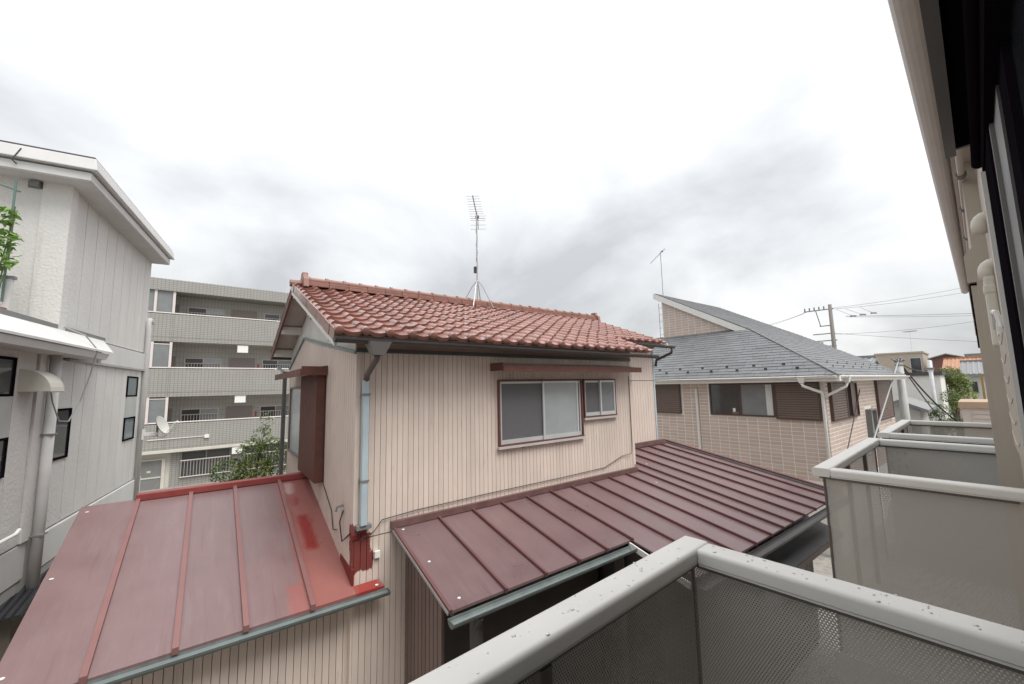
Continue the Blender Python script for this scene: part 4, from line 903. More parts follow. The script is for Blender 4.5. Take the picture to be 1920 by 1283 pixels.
cs = math.sqrt(1 + PB * PB)
# facing -R : u = -L (so outline is counter-clockwise), v = distance up the slope
sl1 = lambda u, v, h: (-0.45 + v / cs - h * PB / cs, -u, ZB + PB * v / cs + h / cs)
o1 = [(-8.4, 0.0), (0.52, 0.0), (-3.2, 3.72 * cs), (-8.4, 3.72 * cs)]
slates('slate_shingles', o1, sl1, 0.21, 0.42, random.Random(11), K, slate)
sl2 = lambda u, v, h: (u, -0.45 + v / cs - h * PB / cs, ZB + PB * v / cs + h / cs)
o2 = [(-0.52, 0.0), (RG, 0.0), (RG, 3.5 * cs)]
o3 = [(RG, 0.0), (8.95, 0.0), (10.4, 4.0 * cs), (9.6, 7.65 * cs), (RG, 7.65 * cs)]
slates('slate_shingles', o2, sl2, 0.21, 0.42, random.Random(12), K, slate); slates('slate_shingles', o3, sl2, 0.21, 0.42, random.Random(13), K, slate)
# roof body under the slates, gable wall, bargeboard
zL = lambda Lq: ZB + PB * (Lq + 0.45)
zq = zL(3.1) - .06
MB().add([(-0.43, -0.43, 0.05), (8.9, -0.43, 0.05), (8.9, 8.35, 0.05), (-0.43, 8.35, 0.05), (3.2, 3.1, zq), (8.9, 3.1, zq), (8.9, 8.35, zq), (3.2, 8.35, zq)],
         [(0, 3, 2, 1), (4, 5, 6, 7), (0, 1, 5, 4), (1, 2, 6, 5), (2, 3, 7, 6), (3, 0, 4, 7)]).build('roof_body', lead, K)
gpoly = [(3.2, 3.1, zL(3.1) - 0.055), (3.2, 6.95, zL(3.1) - 0.055), (3.2, 6.95, zL(6.95) - 0.05)]
MB().extr(gpoly, (6.2, 0, 0)).build('gable_wall', mortar, K)
mb = MB()
for j in range(22):
    for i in range(14):
        y = 3.2 + i * tw; z = zL(3.1) - 0.1 + j * th
        if y + tw > 6.96: continue
        if z + th < zL(y) - 0.12: mb.box(3.196, 3.202, y + .009, y + tw - .009, z + .008, z + th - .008)
        elif z < zL(y + tw * .5) - .12: mb.extr([(3.196, y + max(0.0, (z + th * .5 + .12 - zL(y)) / PB) , z + .006), (3.196, y + tw - .009, z + .008), (3.196, y + tw - .009, min(z + th - .006, zL(y + tw) - .13))], (0.006, 0, 0))
mb.build('gable_tiles', btile_i, K, kind='stuff')
MB().extr([(RG - 0.01, 2.95, zL(2.95) - 0.03), (RG - 0.01, 7.28, zL(7.28) - 0.02), (RG - 0.01, 7.28, zL(7.28) - 0.30), (RG - 0.01, 3.55, zL(3.0) + 0.0)], (0.05, 0, 0)).build('bargeboard', white_paint, K)
MB().extr([(RG + .04, 6.95, zL(6.95) - 0.25), (RG + .04, 7.25, zL(7.25) - 0.25), (RG + .04, 7.25, zL(7.25) - 0.05), (RG + .04, 6.95, zL(6.95) - .05)], (6.4, 0, 0)).build('high_eave', white_paint, K)
MB().beam((-0.5, -0.5, ZB - 0.01), (3.05, 3.05, zL(3.05) + 0.03), 0.06, 0.025).build('hip_flashing', slate, K)
for i in range(20):                                     # snow guards in two staggered rows
    y = 0.6 + (i // 2) * 0.86 + (0.43 if i % 2 else 0); v = 0.42 + (0.28 if i % 2 else 0)
    p = sl1(-y, v, 0.02); MB().box(p[0] - .01, p[0] + .0, p[1] - .045, p[1] + .045, p[2] - .01, p[2] + .055).build('snow_guard', gutter_d, K)
for i in range(14):
    x = 0.9 + (i // 2) * 1.1 + (0.5 if i % 2 else 0); v = 0.5 + (0.3 if i % 2 else 0)
    p = sl2(x, v, 0.02); MB().box(p[0] - .05, p[0] + .05, p[1] - .01, p[1], p[2] - .01, p[2] + .055).build('snow_guard', gutter_d, K)
mb = MB(); lx = 3.32
for y in (7.18, 7.0): mb.tube([(lx, y, zL(3.1) - 0.6), (lx, y, zL(6.9) - .3)], 0.012, 6)
for i in range(7): mb.tube([(lx, 7.18, 2.0 + i * 0.33), (lx, 7.0, 2.0 + i * 0.33)], 0.01, 5)
mb.build('ladder', wire_g, K)
def kworld(R, Lq): return bworld(R, Lq, BX, BA)
xx, yy = kworld(3.5, 7.02)
yagi('television_antenna', 'thin white aerial with tilted boom above the slate roof peak', (xx, yy, CZ + zL(6.9) - .05), 2.35, (-0.75, -0.35), 9, 0.40, 0.95, 0, wire_g, r=0.016, tilt=-0.75)

# ================================================================== our own building with its balconies
own = thing('own_apartment_house', 'taupe apartment house with projecting perforated-metal balconies', 'building', (0, 0), 0.0)
O = own
FL = -1.66                                               # balcony floor, relative to the eye
box('wall', ownwall, O, -4.0, 3.95, -6.0, -0.10, GZ, 1.42); box('wall', ownwall, O, 3.951, 10.55, -6.0, -0.035, GZ, 1.42)
# eave: soffit, fascia, gutter and a strip of roof
box('soffit', ownsoff, O, -4.2, 10.5, -6.2, -0.02, 1.421, 1.46)
box('fascia', ownsoff, O, -4.2, 10.5, -0.019, 0.0, 1.40, 1.58)
gutter('gutter', mat('beige_gutter', (0.60, 0.57, 0.54), 0.4), O, (-4.2, 0.052, 1.50), (10.55, 0.052, 1.50), r=0.05)
MB().extr([(-4.25, 0.05, 1.60), (-4.25, -6.2, 4.0), (-4.25, -6.2, 4.05), (-4.25, 0.05, 1.65)], (14.8, 0, 0)).build('roof', dark_roof, O)
MB().tube([(0.5, -0.035, 1.30), (9.8, -0.035, 1.30)], 0.016, 8).build('conduit', ownsoff, O)
for x in (1.9, 2.5, 3.1, 3.8, 4.6, 5.6): MB().tube([(x, -0.035, 1.30), (x + 0.05, -0.035, 1.30)], 0.026, 8).build('conduit_collar', grey_al, O)
# our window: shutter housing above, jamb and stiles
sh = box('shutter_housing', black_al, O, -1.6, 1.56, -0.10, 0.0, 0.605, 0.98)
box('edge_trim', grey_al, sh, -1.6, 1.575, -0.012, 0.008, 0.590, 0.604); box('end_cap', grey_al, sh, 1.561, 1.575, -0.10, 0.004, 0.606, 0.975)
MB().tube([(-1.4, -0.047, 0.56), (1.60, -0.047, 0.56)], 0.013, 10).build('pull_bar', black_al, sh, smooth=True)
box('lintel', black_al, O, -1.6, 1.54, -0.30, -0.050, 0.50, 0.604)
jm = box('window_jamb', rail_m, O, 1.492, 1.506, -0.10, -0.045, FL, 0.50)
box('guide_rail', black_al, jm, 1.24, 1.491, -0.10, -0.053, FL, 0.50); box('stile', grey_al, jm, 1.215, 1.239, -0.10, -0.057, FL, 0.50); box('stile', mat('dark_stile', (0.10, 0.093, 0.09), 0.45, metal=.2), jm, 1.06, 1.21, -0.10, -0.063, FL, 0.50)
box('stile', black_al, jm, 0.93, 1.05, -0.10, -0.066, FL, 0.50); box('glass', darkglass, jm, -1.2, 0.92, -0.10, -0.075, FL, 0.50)
# next flat's window: beige shutter housing with slanted top, dark opening, pale slat shutter
MB().extr([(4.0, -0.10, 0.62), (4.0, 0.005, 0.62), (4.0, 0.005, 0.80), (4.0, -0.07, 0.90), (4.0, -0.10, 0.90)], (2.5, 0, 0)).build('shutter_housing', ownwall, O)
nw = box('window', black_al, O, 4.05, 6.45, -0.036, 0.0, 0.30, 0.615)
for i in range(22): box('slat', mat('pale_slat', (0.50, 0.56, 0.60), 0.35, metal=.2), nw, 4.12, 6.40, -0.036, -0.012, FL + 0.05 + i * 0.088, FL + 0.125 + i * 0.088)
box('jamb', ownwall, nw, 4.02, 4.10, -0.036, -0.008, FL, 0.60)
MB().extr([(6.9, -0.035, 0.62), (6.9, 0.005, 0.62), (6.9, 0.005, 0.80), (6.9, -0.035, 0.88)], (2.4, 0, 0)).build('shutter_housing', ownwall, O)
# wall ducts
def duct(z, down):
    d = MB(); d.tube([(3.55, -0.12, z + .02)] + [(3.55, -0.105 + 0.03 * math.sin(t), z - 0.015 + 0.035 * math.cos(t)) for t in [0, .4, .8, 1.2, 1.57]] + [(3.55, -0.075, z - 0.07)], 0.036, 12); o = d.build('duct_elbow', cream, O, smooth=True)
    if down: MB().box(3.51, 3.59, -0.10, -0.055, z - down, z - 0.05).build('duct', cream, O, bevel=0.012); MB().box(3.505, 3.595, -0.10, -0.051, z - 0.15, z - 0.10).build('duct_joint', cream, O, bevel=0.01)
duct(0.90, 0); duct(0.62, 0.45)
dp = MB().box(2.55, 3.25, -0.10, -0.072, -0.36, 0.22).build('grille_plate', ownwall, O, bevel=0.02)
for i in range(6):
    z = -0.30 + i * 0.09; MB().tube([(2.60 + 0.6 * k / 10, -0.0725, z + 0.03 * (1 - ((k - 5) / 5) ** 2) * -1 + .03) for k in range(11)], 0.0035, 6).build('groove_lip', ownwall, dp)
MB().tube([(2.56, -0.07, 0.20), (2.56, -0.062, 0.26), (2.9, -0.062, 0.30), (3.3, -0.07, 0.25)], 0.010, 6).build('cable', whitebox, O); box('label_plate', whitebox, O, 3.0, 3.12, -0.10, -0.068, 0.20, 0.29)
# --- balconies
def sheet_uv(name, pts, parent, m):
    """thin perforated sheet with a metric UV; pts are four corners in local coordinates"""
    me = bpy.data.meshes.new(name); me.from_pydata([(p[0], p[1], p[2] + CZ) for p in pts], [], [(0, 1, 2, 3)]); me.materials.append(m)
    uvl = me.uv_layers.new(name='UVMap'); a = Vector(pts[0]); w_ = (Vector(pts[1]) - a).length; h_ = (Vector(pts[3]) - a).length
    for l, uv in zip(me.polygons[0].loop_indices, ((0, 0), (w_, 0), (w_, h_), (0, h_))): uvl.data[l].uv = uv
    return mkobj(name, me, parent)
ZT = -0.56; LO = 0.778; CW = 0.095
def cap(pa, pb, parent):                                 # rounded aluminium cap rail between two points of its centre line
    a = Vector(pa); b = Vector(pb); d = (b - a).normalized(); s = Vector((-d.y, d.x, 0)); mb = MB(); w2 = CW / 2
    rr = 0.014; arc = [(math.sin(t) * rr, math.cos(t) * rr) for t in [math.pi / 2 * i / 5 for i in range(6)]]
    right = [(w2 - rr + p[0], -rr + p[1]) for p in arc]; left_ = [(-p[0], p[1]) for p in reversed(right)]
    pr = [(-w2 + .004, -0.052), (-w2 + .004, -0.046), (-w2, -0.042)] + left_ + right + [(w2, -0.042), (w2 - .004, -0.046), (w2 - .004, -0.052)]
    return mb.extr([tuple(a + s * p[0] + Vector((0, 0, p[1]))) for p in pr], tuple(b - a)).build('rail_cap', rail_m, parent, autosmooth=True)
def balcony(x0, x1, near=True, far=True):
    ba = box('balcony', slab, O, x0 + 0.02, x1 - 0.02, -0.10, LO - 0.02, FL - 0.20, FL)
    yo = LO - CW / 2; sx = yo - 0.005
    cap((x0, yo, ZT), (x1, yo, ZT), ba)
    zb = FL - 0.12; zt = ZT - 0.052
    sheet_uv('perforated_panel', [(x0 + .03, sx, zb), (x1 - .03, sx, zb), (x1 - .03, sx, zt), (x0 + .03, sx, zt)], ba, perf_m)
    for on, xs, sg in ((near, x0, 1), (far, x1, -1)):
        if not on: continue
        xc = xs + sg * CW / 2
        cap((xc, yo - CW / 2 - 0.002, ZT - 0.001), (xc, -0.10, ZT - 0.001), ba)
        sheet_uv('perforated_panel', [(xc, sx - .01, zb), (xc, -0.06, zb), (xc, -0.06, zt), (xc, sx - .01, zt)], ba, perf_m)
        box('bottom_rail', rail_in, ba, xc - .02, xc + .02, -0.10, sx, zb - .03, zb + .03)
        box('wall_post', ownwall, ba, xc - .02, xc + .02, -0.098, -0.055, zb, zt)
        box('corner_post', rail_in, ba, xc - .006, xc + .006, sx - .006, sx + .006, zb, zt)
        box('under_cap', rail_in, ba, xc - .024, xc + .024, -0.06, sx - .03, zt - 0.018, zt + 0.004)
    box('under_cap', rail_in, ba, x0 + .04, x1 - .04, sx - .024, sx + .024, zt - 0.018, zt + 0.004)
    box('bottom_rail', rail_in, ba, x0 + .05, x1 - .05, sx - .02, sx + .02, zb - .03, zb + .03)
    n = 2
    for i in range(1, n + 1):
        x = x1 - (x1 - x0) * i / (n + 1) if x0 > 0 else x1 - 0.80 * i
        box('mullion', rail_in, ba, x - .018, x + .018, sx - .026, sx - .003, zb, zt - .02)
    return ba
balcony(-1.3, 1.484, near=False); balcony(3.205, 5.16); balcony(5.705, 7.662)
# raindrops lying on the nearest cap rail
rd = random.Random(21); mb = MB()
ico = bmesh.new(); bmesh.ops.create_icosphere(ico, subdivisions=1, radius=1.0); iv = [v.co.copy() for v in ico.verts]; ifc = [tuple(v.index for v in f.verts) for f in ico.faces]; ico.free()
for i in range(80):
    if i < 48: x = rd.uniform(0.2, 1.40); y = LO - rd.uniform(0.01, 0.085)
    else: x = 1.484 - rd.uniform(0.01, 0.085); y = rd.uniform(-0.05, 0.66)
    sx_ = rd.uniform(0.0015, 0.0045) * (1.7 if rd.random() < .15 else 1); sy_ = sx_ * rd.uniform(.7, 1.5); h_ = min(sx_, sy_) * 0.4
    mb.add([(x + v.x * sx_, y + v.y * sy_, ZT + v.z * h_) for v in iv], ifc)
wd = mb.build('raindrops', water, smooth=True); tag(wd, 'small clear raindrops lying on the pale balcony cap rail', 'water drops', kind='stuff'); wd.rotation_euler = (0, 0, R_(90))

# ================================================================== shed, shrub and the small things behind the lean-tos
shed = thing('garden_shed', 'low garden shed with black corrugated roof beside the stucco wall', 'shed', hworld(-3.55, 4.3), HA)
box('wall', mat('shed_wall', (0.16, 0.14, 0.12), 0.8), shed, -0.4, 0.4, -1.2, 1.2, GZ, -2.62)
mb = MB()
for i in range(14):
    a = -0.52 + i * 0.075; mb.hexa([(a, -1.45, -2.62), (a + .07, -1.45, -2.62), (a + .07, 1.35, -2.50), (a, 1.35, -2.50)], [(a + .015, -1.45, -2.595), (a + .055, -1.45, -2.595), (a + .055, 1.35, -2.475), (a + .015, 1.35, -2.475)])
mb.build('roof', mat('black_roof_sheet', (0.028, 0.03, 0.034), 0.4), shed)
yc = thing('yellow_bin_lid', 'pale yellow panel leaning behind the red ridge cap', 'panel', hworld(-2.5, 8.6), HA)
box('panel', yellow_m, yc, -0.35, 0.45, -0.05, 0.05, GZ, -2.42)
def shrub(name, label, cat, base, clumps, nleaf, lsize, mats, trunk, seed, group=None):
    rg = random.Random(seed); t = thing(name, label, cat, base, 90, group); top = max(c[0][2] for c in clumps)
    mb = MB(); mb.tube([(0, 0, 0), (0.05, 0.02, top * .35), (0.0, 0.05, top * .7)], trunk, 8, r1=trunk * .4)
    for c, s_ in clumps: mb.tube([(0.02, 0.02, top * .3), (c[0] * .6, c[1] * .6, c[2] * .7 + top * .1), c], trunk * .45, 6, r1=trunk * .1)
    mb.build('trunk', bark, t, dz=0)
    mb = MB(); tot = sum(s_[0] * s_[1] * s_[2] for c, s_ in clumps) ** 1.0
    for c, s_ in clumps:
        n = max(40, int(nleaf * (s_[0] * s_[1] * s_[2]) / tot)); mi = rg.choices(range(len(mats)), weights=[3] + [1] * (len(mats) - 1))[0]
        for p in leaves(n, c, s_, rg, 0.45): leaf(mb, p, lsize * rg.uniform(.6, 1.3), rg, mi if rg.random() < .8 else rg.randrange(len(mats)))
    mb.build('crown', mats, t, dz=0); return t
def clumps_in(rg, n, cx, cy, z0, z1, rad, s):
    return [((cx + rg.gauss(0, rad * .5), cy + rg.gauss(0, rad * .5), rg.uniform(z0, z1)), (s * rg.uniform(.6, 1.2), s * rg.uniform(.6, 1.2), s * rg.uniform(.5, .9))) for _ in range(n)]
rg = random.Random(31)
cl = [((0.30, 0.05, CZ - 0.75), (0.14, 0.14, 0.30)), ((0.22, 0.0, CZ - 1.05), (0.22, 0.22, 0.25)), ((0.05, 0.1, CZ - 1.3), (0.35, 0.3, 0.22)), ((0.45, 0.0, CZ - 1.35), (0.3, 0.3, 0.3)), ((-0.35, 0.0, CZ - 1.75), (0.42, 0.35, 0.3)), ((0.1, 0.0, CZ - 1.8), (0.45, 0.4, 0.35)), ((0.5, 0.1, CZ - 1.85), (0.3, 0.3, 0.35)), ((-0.1, 0.0, CZ - 2.3), (0.7, 0.5, 0.4)), ((-0.1, 0.1, CZ - 2.9), (0.7, 0.5, 0.5))]
# axes of this thing are the world's: turn the picture-wise offsets along the house front
ca, sa = math.cos(R_(HA)), math.sin(R_(HA)); cl = [((c[0] * sa - c[1] * ca, c[0] * ca + c[1] * sa, c[2]), s_) for c, s_ in cl]
shrub('garden_shrub', 'leafy green and yellow garden shrub rising behind the red ridge cap', 'shrub', hworld(-0.55, 6.2), cl, 9000, 0.07, [leaf_g, leaf_y, leaf_d], 0.05, 41)

# ================================================================== street beyond: poles, wires, houses
def pole(name, label, xy, z_top, r0, r1, m, group=None):
    t = thing(name, label, 'utility pole', xy, 90, group); MB().tube([(0, 0, 0), (0, 0, CZ + z_top)], r0, 14, r1=r1).build('shaft', m, t, dz=0, smooth=True); return t
p1 = pole('utility_pole', 'grey concrete pole with wires knotted at its top beside the slate roof', (-2.28, 23.85), 0.80, 0.17, 0.125, concrete)
for z in (0.55, 0.70): MB().tube([(0, 0, CZ + z), (0, 0, CZ + z + 0.05)], 0.15, 12).build('band', lead, p1, dz=0)
for k in range(10): 
    a = k * 0.65; MB().tube([(0.10 * math.cos(a), 0.10 * math.sin(a), CZ + 0.72 + 0.02 * (k % 4)), (0.22 * math.cos(a), 0.22 * math.sin(a), CZ + 0.80 + 0.04 * (k % 3))], 0.03, 6).build('insulator', lead, p1, dz=0)
box('step_bracket', lead, p1, -0.02, 0.02, -0.25, 0.25, CZ - 0.02, CZ + 0.02, dz=0)
p2 = pole('utility_pole', 'slim silver pole before the white house wall', (-1.98, 34.7), 1.05, 0.11, 0.09, mat('silver_pole', (0.52, 0.53, 0.54), 0.5))
box('clamp', lead, p2, -0.16, 0.16, -0.16, 0.16, CZ + 0.5, CZ + 0.6, dz=0)
p3 = pole('utility_pole', 'tall tapering pole with crossarms rising above the slate roof', (-9.25, 50.0), 7.5, 0.24, 0.15, mat('brown_grey_pole', (0.20, 0.175, 0.16), 0.8))
for z, a, b in ((7.05, -2.2, 0.25), (5.4, -1.0, 0.1), (4.6, -1.6, 0.2), (3.9, -2.0, 0.3), (3.35, -1.9, 0.2)):
    MB().beam((a, -0.5 * a * 0, CZ + z), (b, 0, CZ + z), 0.10, 0.09).build('crossarm', lead, p3, dz=0)
for x in (-2.1, -1.7, -1.3, -0.9, -0.5): MB().tube([(x, 0, CZ + 7.05), (x, 0, CZ + 7.4)], 0.06, 6).build('insulator', lead, p3, dz=0)
for (xa, za, xb, zb) in ((-1.2, 7.05, -0.9, 5.4), (-0.9, 5.4, -0.9, 3.9), (-1.6, 3.9, -1.5, 3.0), (-0.8, 3.9, -0.8, 3.1)): MB().beam((xa, 0, CZ + za), (xb, 0, CZ + zb), 0.07, 0.07).build('brace', lead, p3, dz=0)
MB().tube([(-1.2, 0.1, CZ + 3.0), (-1.2, 0.1, CZ + 3.8)], 0.35, 12).build('transformer', concrete, p3, dz=0)
def wire(label, pts, sag, r, m=wire_m, group='overhead wires of the street'):
    a, b = Vector(pts[0]), Vector(pts[1]); q = []
    for i in range(15):
        t = i / 14; p = a.lerp(b, t); q.append((p.x, p.y, p.z - sag * 4 * t * (1 - t)))
    o = MB().tube(q, r, 5).build('overhead_wire', m); tag(o, label, 'wire', group)
P3 = lambda x, z: (-9.25 + x, 50.0, z)
wire('upper of the two power lines rising from the crossarm pole', ((-9.09, 49.97, 7.1), (2.73, 66.3, 10.2)), 0.25, 0.014); wire('lower of the two power lines rising from the crossarm pole', ((-9.09, 49.97, 7.0), (2.68, 66.3, 9.6)), 0.3, 0.014)
wire('upper strand of the level power line with strung insulators', ((-8.27, 51.06, 6.28), (2.39, 66.5, 6.64)), 0.05, 0.018); wire('lower strand of the level power line with strung insulators', ((-8.27, 51.06, 6.2), (2.37, 66.5, 6.4)), 0.08, 0.014)
for k, ((ix, iy, iz), (tx, ty, tz)) in enumerate((((-7.78, 51.63, 6.30), (-8.82, 50.3, 6.98)), ((-7.15, 52.35, 6.42), (-8.24, 50.99, 7.02)), ((-6.44, 53.15, 6.55), (-7.29, 52.07, 7.15)))):
    s_ = MB().tube([(ix - .18, iy - .2, iz - .03), (ix, iy, iz), (ix + .18, iy + .2, iz - .02)], 0.075, 6).build('line_insulator', lead); tag(s_, 'dark insulator strung on the level power line', 'insulator', 'insulators on the level power line')
    wire('short slanting tie wire above the strung insulators', ((ix, iy, iz), (tx, ty, tz)), 0.03, 0.012, group='tie wires above the insulators')
wire('rising sagging telephone line crossing behind the far roofs', ((-9.27, 50.19, 4.5), (2.36, 66.5, 6.3)), 0.35, 0.014); wire('telephone line falling away from the crossarm pole to the far roofs', ((-9.2, 50.1, 4.6), (2.09, 66.7, 3.5)), 0.1, 0.014)
wire('upper power line dropping from the crossarm pole behind the slate roof', (P3(-2.0, 7.0), (-16.0, 40.0, 4.6)), 0.3, 0.016); wire('lower power line dropping from the crossarm pole behind the slate roof', (P3(-2.2, 6.9), (-16.5, 40.0, 4.3)), 0.3, 0.016)
wire('thick service cable from the concrete pole to the lane side', ((-2.28, 23.85, 0.75), (-0.75, 25.5, -2.0)), 0.25, 0.03, group=None); wire('service cable from the concrete pole down behind the far balcony', ((-2.28, 23.85, 0.7), (-1.0, 24.8, -2.4)), 0.1, 0.022, group=None)
wire('white guy wire from the concrete pole past the shuttered window', ((-2.28, 23.85, 0.75), (-2.15, 14.2, -2.0)), 0.0, 0.025, wire_g, None); wire('black drop cable from the shuttered window to the brick wall foot', ((-2.75, 17.9, -0.35), (-2.75, 15.0, -2.1)), 0.02, 0.016, wire_m, None)
wire('loose cable between the concrete pole and the slim silver pole', ((-2.28, 23.85, 0.7), (-1.98, 34.7, 0.55)), 0.25, 0.03, group=None)
wire('thin service drop from the ribbed house to the slate eaves', ((hworld(5.02, -0.05)[0], hworld(5.02, -0.05)[1], 0.06), (kworld(0.5, -0.5)[0], kworld(0.5, -0.5)[1], 0.15)), 0.05, 0.006, group=None)

def simple_house(name, label, x0, x1, y0, y1, zt, wallm, roofm, ridge=None, axis='x', over=0.4, wins=(), group=None, cat='house'):
    t = thing(name, label, cat, (x0, y0), 90, group)
    w_, d_ = x1 - x0, y1 - y0; h = CZ + zt
    MB().box(0, w_, 0, d_, 0, h).build('wall', wallm, t, dz=0)
    if ridge is None:
        MB().box(-0.12, w_ + .12, -0.12, d_ + .12, h + .001, h + 0.22).build('roof', roofm, t, dz=0)
    else:
        if axis == 'x': pr = [(-over, -over, h - .08), (-over, d_ / 2, h + ridge), (-over, d_ + over, h - .08), (-over, d_ + over, h + .06), (-over, d_ / 2, h + ridge + .14), (-over, -over, h + .06)]; ex = (w_ + 2 * over, 0, 0)
        else: pr = [(-over, -over, h - .08), (w_ / 2, -over, h + ridge), (w_ + over, -over, h - .08), (w_ + over, -over, h + .06), (w_ / 2, -over, h + ridge + .14), (-over, -over, h + .06)]; ex = (0, d_ + 2 * over, 0)
        MB().extr(pr, ex).build('roof', roofm, t, dz=0)
        gpl = [(0.02, 0, h), (0.02, d_, h), (0.02, d_ / 2, h + ridge - .02)] if axis == 'x' else [(0, 0.02, h), (w_, 0.02, h), (w_ / 2, 0.02, h + ridge - .02)]
        MB().extr(gpl, (w_ - .04, 0, 0) if axis == 'x' else (0, d_ - .04, 0)).build('gable', wallm, t, dz=0)
        if axis == 'x':
            n = int((w_ + 2 * over) / 0.28)
            mb = MB()
            for i in range(n):
                xx = -over + i * 0.28; mb.beam((xx + .14, -over, h + .075), (xx + .14, d_ / 2, h + ridge + .155), 0.12, 0.05)
            mb.build('roof_rolls', roofm, t, dz=0, kind='stuff')
            MB().beam((-over, d_ / 2, h + ridge + .2), (w_ + over, d_ / 2, h + ridge + .2), 0.22, 0.18).build('ridge', roofm, t, dz=0)
    for (a, b, c, e) in wins:
        f = MB(); f.box(a, b, -0.06, 0.0, CZ + c, CZ + e); f = f.build('window', alum, t, dz=0); MB().box(a + .06, b - .06, -0.075, -0.062, CZ + c + .06, CZ + e - .06).build('pane', darkglass, f, dz=0)
    return t
simple_house('white_house', 'plain white-walled house with dark roof behind the concrete pole', -8.0, -1.75, 37.2, 45.0, 0.15, white_wall, dark_roof, cat='house')
simple_house('orange_roof_house', 'low house with orange tiled roof beyond the trees', -2.0, 3.0, 58.0, 66.0, 0.75, tan_wall, orange_tile, 1.0, 'x', 0.5, [(1.2, 2.2, -0.9, 0.2)])
wh = simple_house('white_house', 'white house with grey tiled roof and brown post at our wall end', -0.72, 3.5, 45.0, 52.0, 0.15, white_wall, grey_roof, 0.9, 'x', 0.35, [(0.1, 0.5, -1.2, -.3)])
MB().box(0.62, 0.74, -0.45, -0.33, 0, CZ + 0.1).build('brown_post', mat('ochre_post', (0.33, 0.20, 0.06), 0.7), wh, dz=0)
simple_house('tan_building', 'flat-roofed tan building far behind the slate roof', -10.6, -5.4, 84.0, 94.0, 3.7, tan_wall, tan_wall, cat='building', wins=[(3.8, 5.0, 0.6, 3.0)])
simple_house('red_brick_building', 'red-brown building under a grey roof edge far down the street', -4.3, -1.6, 80.0, 88.0, 2.6, brick_red, grey_roof, 0.5, 'y', 0.4, cat='building', wins=[(1.8, 2.4, 1.2, 2.4)])
simple_house('tan_building', 'pale tan building behind the orange roof', -1.2, 6.0, 82.0, 92.0, 2.9, tan_wall, lead, cat='building')
simple_house('tiled_house', 'house with grey tiled ridge just behind the slate roof', -9.2, -4.3, 27.0, 34.0, 0.0, tan_wall, grey_roof, 1.05, 'x', 0.5)
lr = simple_house('lean_roof_shed', 'small grey-roofed outbuilding at the foot of the concrete pole', -3.2, -1.95, 25.4, 29.0, -1.45, mat('pale_board', (0.6, 0.6, 0.58), 0.8), grey_roof, 0.35, 'y', 0.3, cat='shed')
bb = thing('clapboard_shed', 'beige clapboard shed with brown cap beyond the far balcony', 'shed', (-0.66, 24.2), 90)
MB().box(0, 3.5, 0, 3.0, 0, CZ - 1.22).build('wall', mat('beige_board', (0.50, 0.44, 0.40), 0.7), bb, dz=0); MB().box(-0.08, 3.6, -0.08, 3.1, CZ - 1.219, CZ - 0.98).build('cap', mat('brown_cap', (0.38, 0.27, 0.19), 0.7), bb, dz=0)
for i in range(12): MB().box(0.25, 3.5, -0.02, 0.0, CZ - 1.45 - i * 0.18, CZ - 1.31 - i * 0.18).build('board', mat('beige_board', (0.5, 0.44, 0.4), 0.7), bb, dz=0)
simple_house('concrete_building', 'pale grey flat building between the tile roof and the slate house', -13.5, -9.0, 21.0, 30.0, 1.75, apt_conc, apt_conc, cat='building')
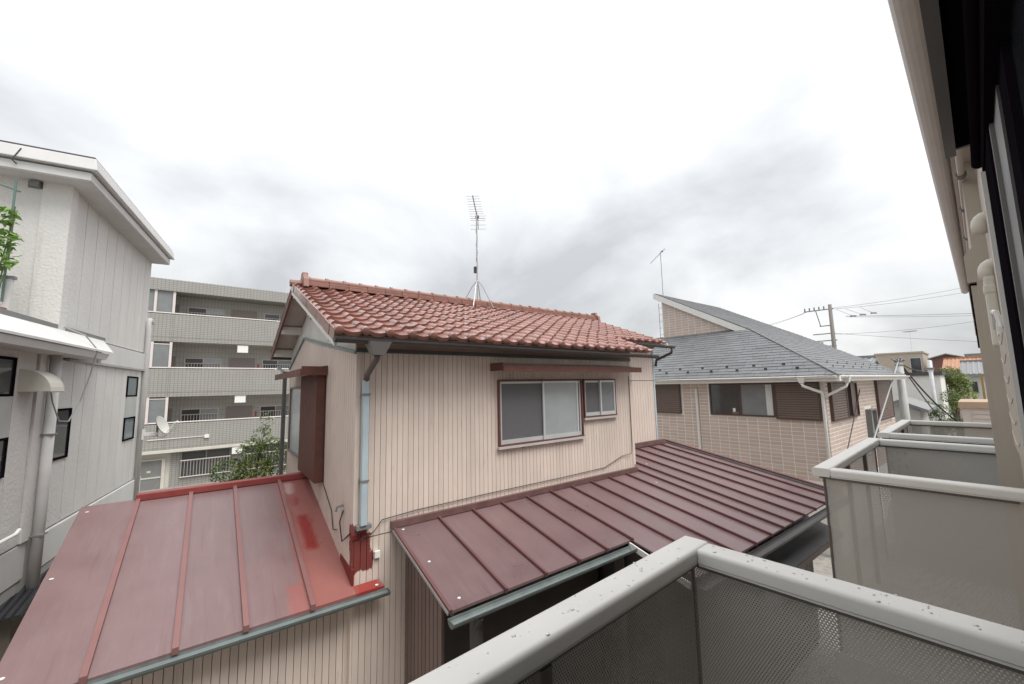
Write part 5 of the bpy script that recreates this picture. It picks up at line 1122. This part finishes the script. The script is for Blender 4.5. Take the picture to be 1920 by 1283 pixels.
# greenery along the lane
rg = random.Random(51)
shrub('round_hedge', 'clipped dark green hedge before the white house wall', 'hedge', (-1.75, 30.2), clumps_in(rg, 9, 0, 0, 1.4, 3.3, 0.55, 0.45), 3200, 0.10, [leaf_d, leaf_g], 0.06, 52)
shrub('garden_tree', 'tall green tree between the white house and the orange roof', 'tree', (-1.55, 43.0), clumps_in(rg, 10, 0, 0, 3.0, 5.2, 0.7, 0.6), 3000, 0.16, [leaf_g, leaf_y], 0.10, 53)
shrub('garden_shrub', 'dark leafy shrub below the tall tree by the lane', 'shrub', (-1.15, 36.0), clumps_in(rg, 8, 0, 0, 1.0, 4.0, 0.4, 0.45), 2600, 0.11, [leaf_d, leaf_g], 0.07, 54)
# distant aerials above the tiled ridge and over the street
for lab, b_, mh, gr in (('shorter thin distant aerial showing above the red tile ridge', (-41.0, 33.0, 9.3), 3.5, 'distant aerials above the tile ridge'), ('taller thin distant aerial showing above the red tile ridge', (-37.5, 33.5, 9.3), 3.9, 'distant aerials above the tile ridge'), ('distant aerial on the roofs behind the concrete pole', (-6.6, 86.0, CZ + 3.7), 3.5, None)):
    yagi('television_antenna', lab, b_, mh, (0.2, 1), 6, 1.5, 1.2, 0, wire_g, gr, r=0.011, box_=False)
simple_house('far_house', 'long roof carrying the thin aerials beyond the red tile ridge', -44.0, -35.0, 32.0, 40.0, 3.0, tan_wall, dark_roof, 1.2, 'x', 0.4)
# silver car parked by the lane
car = thing('parked_car', 'silver car parked in the lane beyond the far balcony', 'car', (-1.35, 16.6), 90)
prof = [(-2.0, 0.35), (-2.0, 0.75), (-1.5, 0.92), (-0.8, 1.38), (0.6, 1.42), (1.4, 0.98), (2.0, 0.90), (2.05, 0.35)]
bd = MB().extr([(-0.72, p[0], p[1]) for p in prof], (1.44, 0, 0)).build('body', car_m, car, dz=0, bevel=0.06)
MB().extr([(-0.73, -1.35, 0.97), (-0.73, -0.78, 1.32), (-0.73, 0.55, 1.35), (-0.73, 1.2, 1.0)], (1.46, 0, 0)).build('side_windows', darkglass, car, dz=0)
MB().extr([(-0.6, -1.53, 0.945), (-0.6, -0.86, 1.355), (-0.6, -0.82, 1.345), (-0.6, -1.46, 0.93)], (1.2, 0, 0)).build('windscreen', darkglass, car, dz=0)
for x in (-0.74, 0.58):
    for y in (-1.25, 1.3): wv = MB().tube([(x, y, 0.31), (x + .17, y, 0.31)], 0.31, 18).build('wheel', tyre_m, car, dz=0); MB().tube([(x - .008, y, 0.31), (x + .178, y, 0.31)], 0.18, 12).build('rim', alum, wv, dz=0)
for x in (-0.68, 0.42): MB().box(x, x + .26, -2.02, -1.99, 0.62, 0.74).build('headlight', whitebox, car, dz=0)
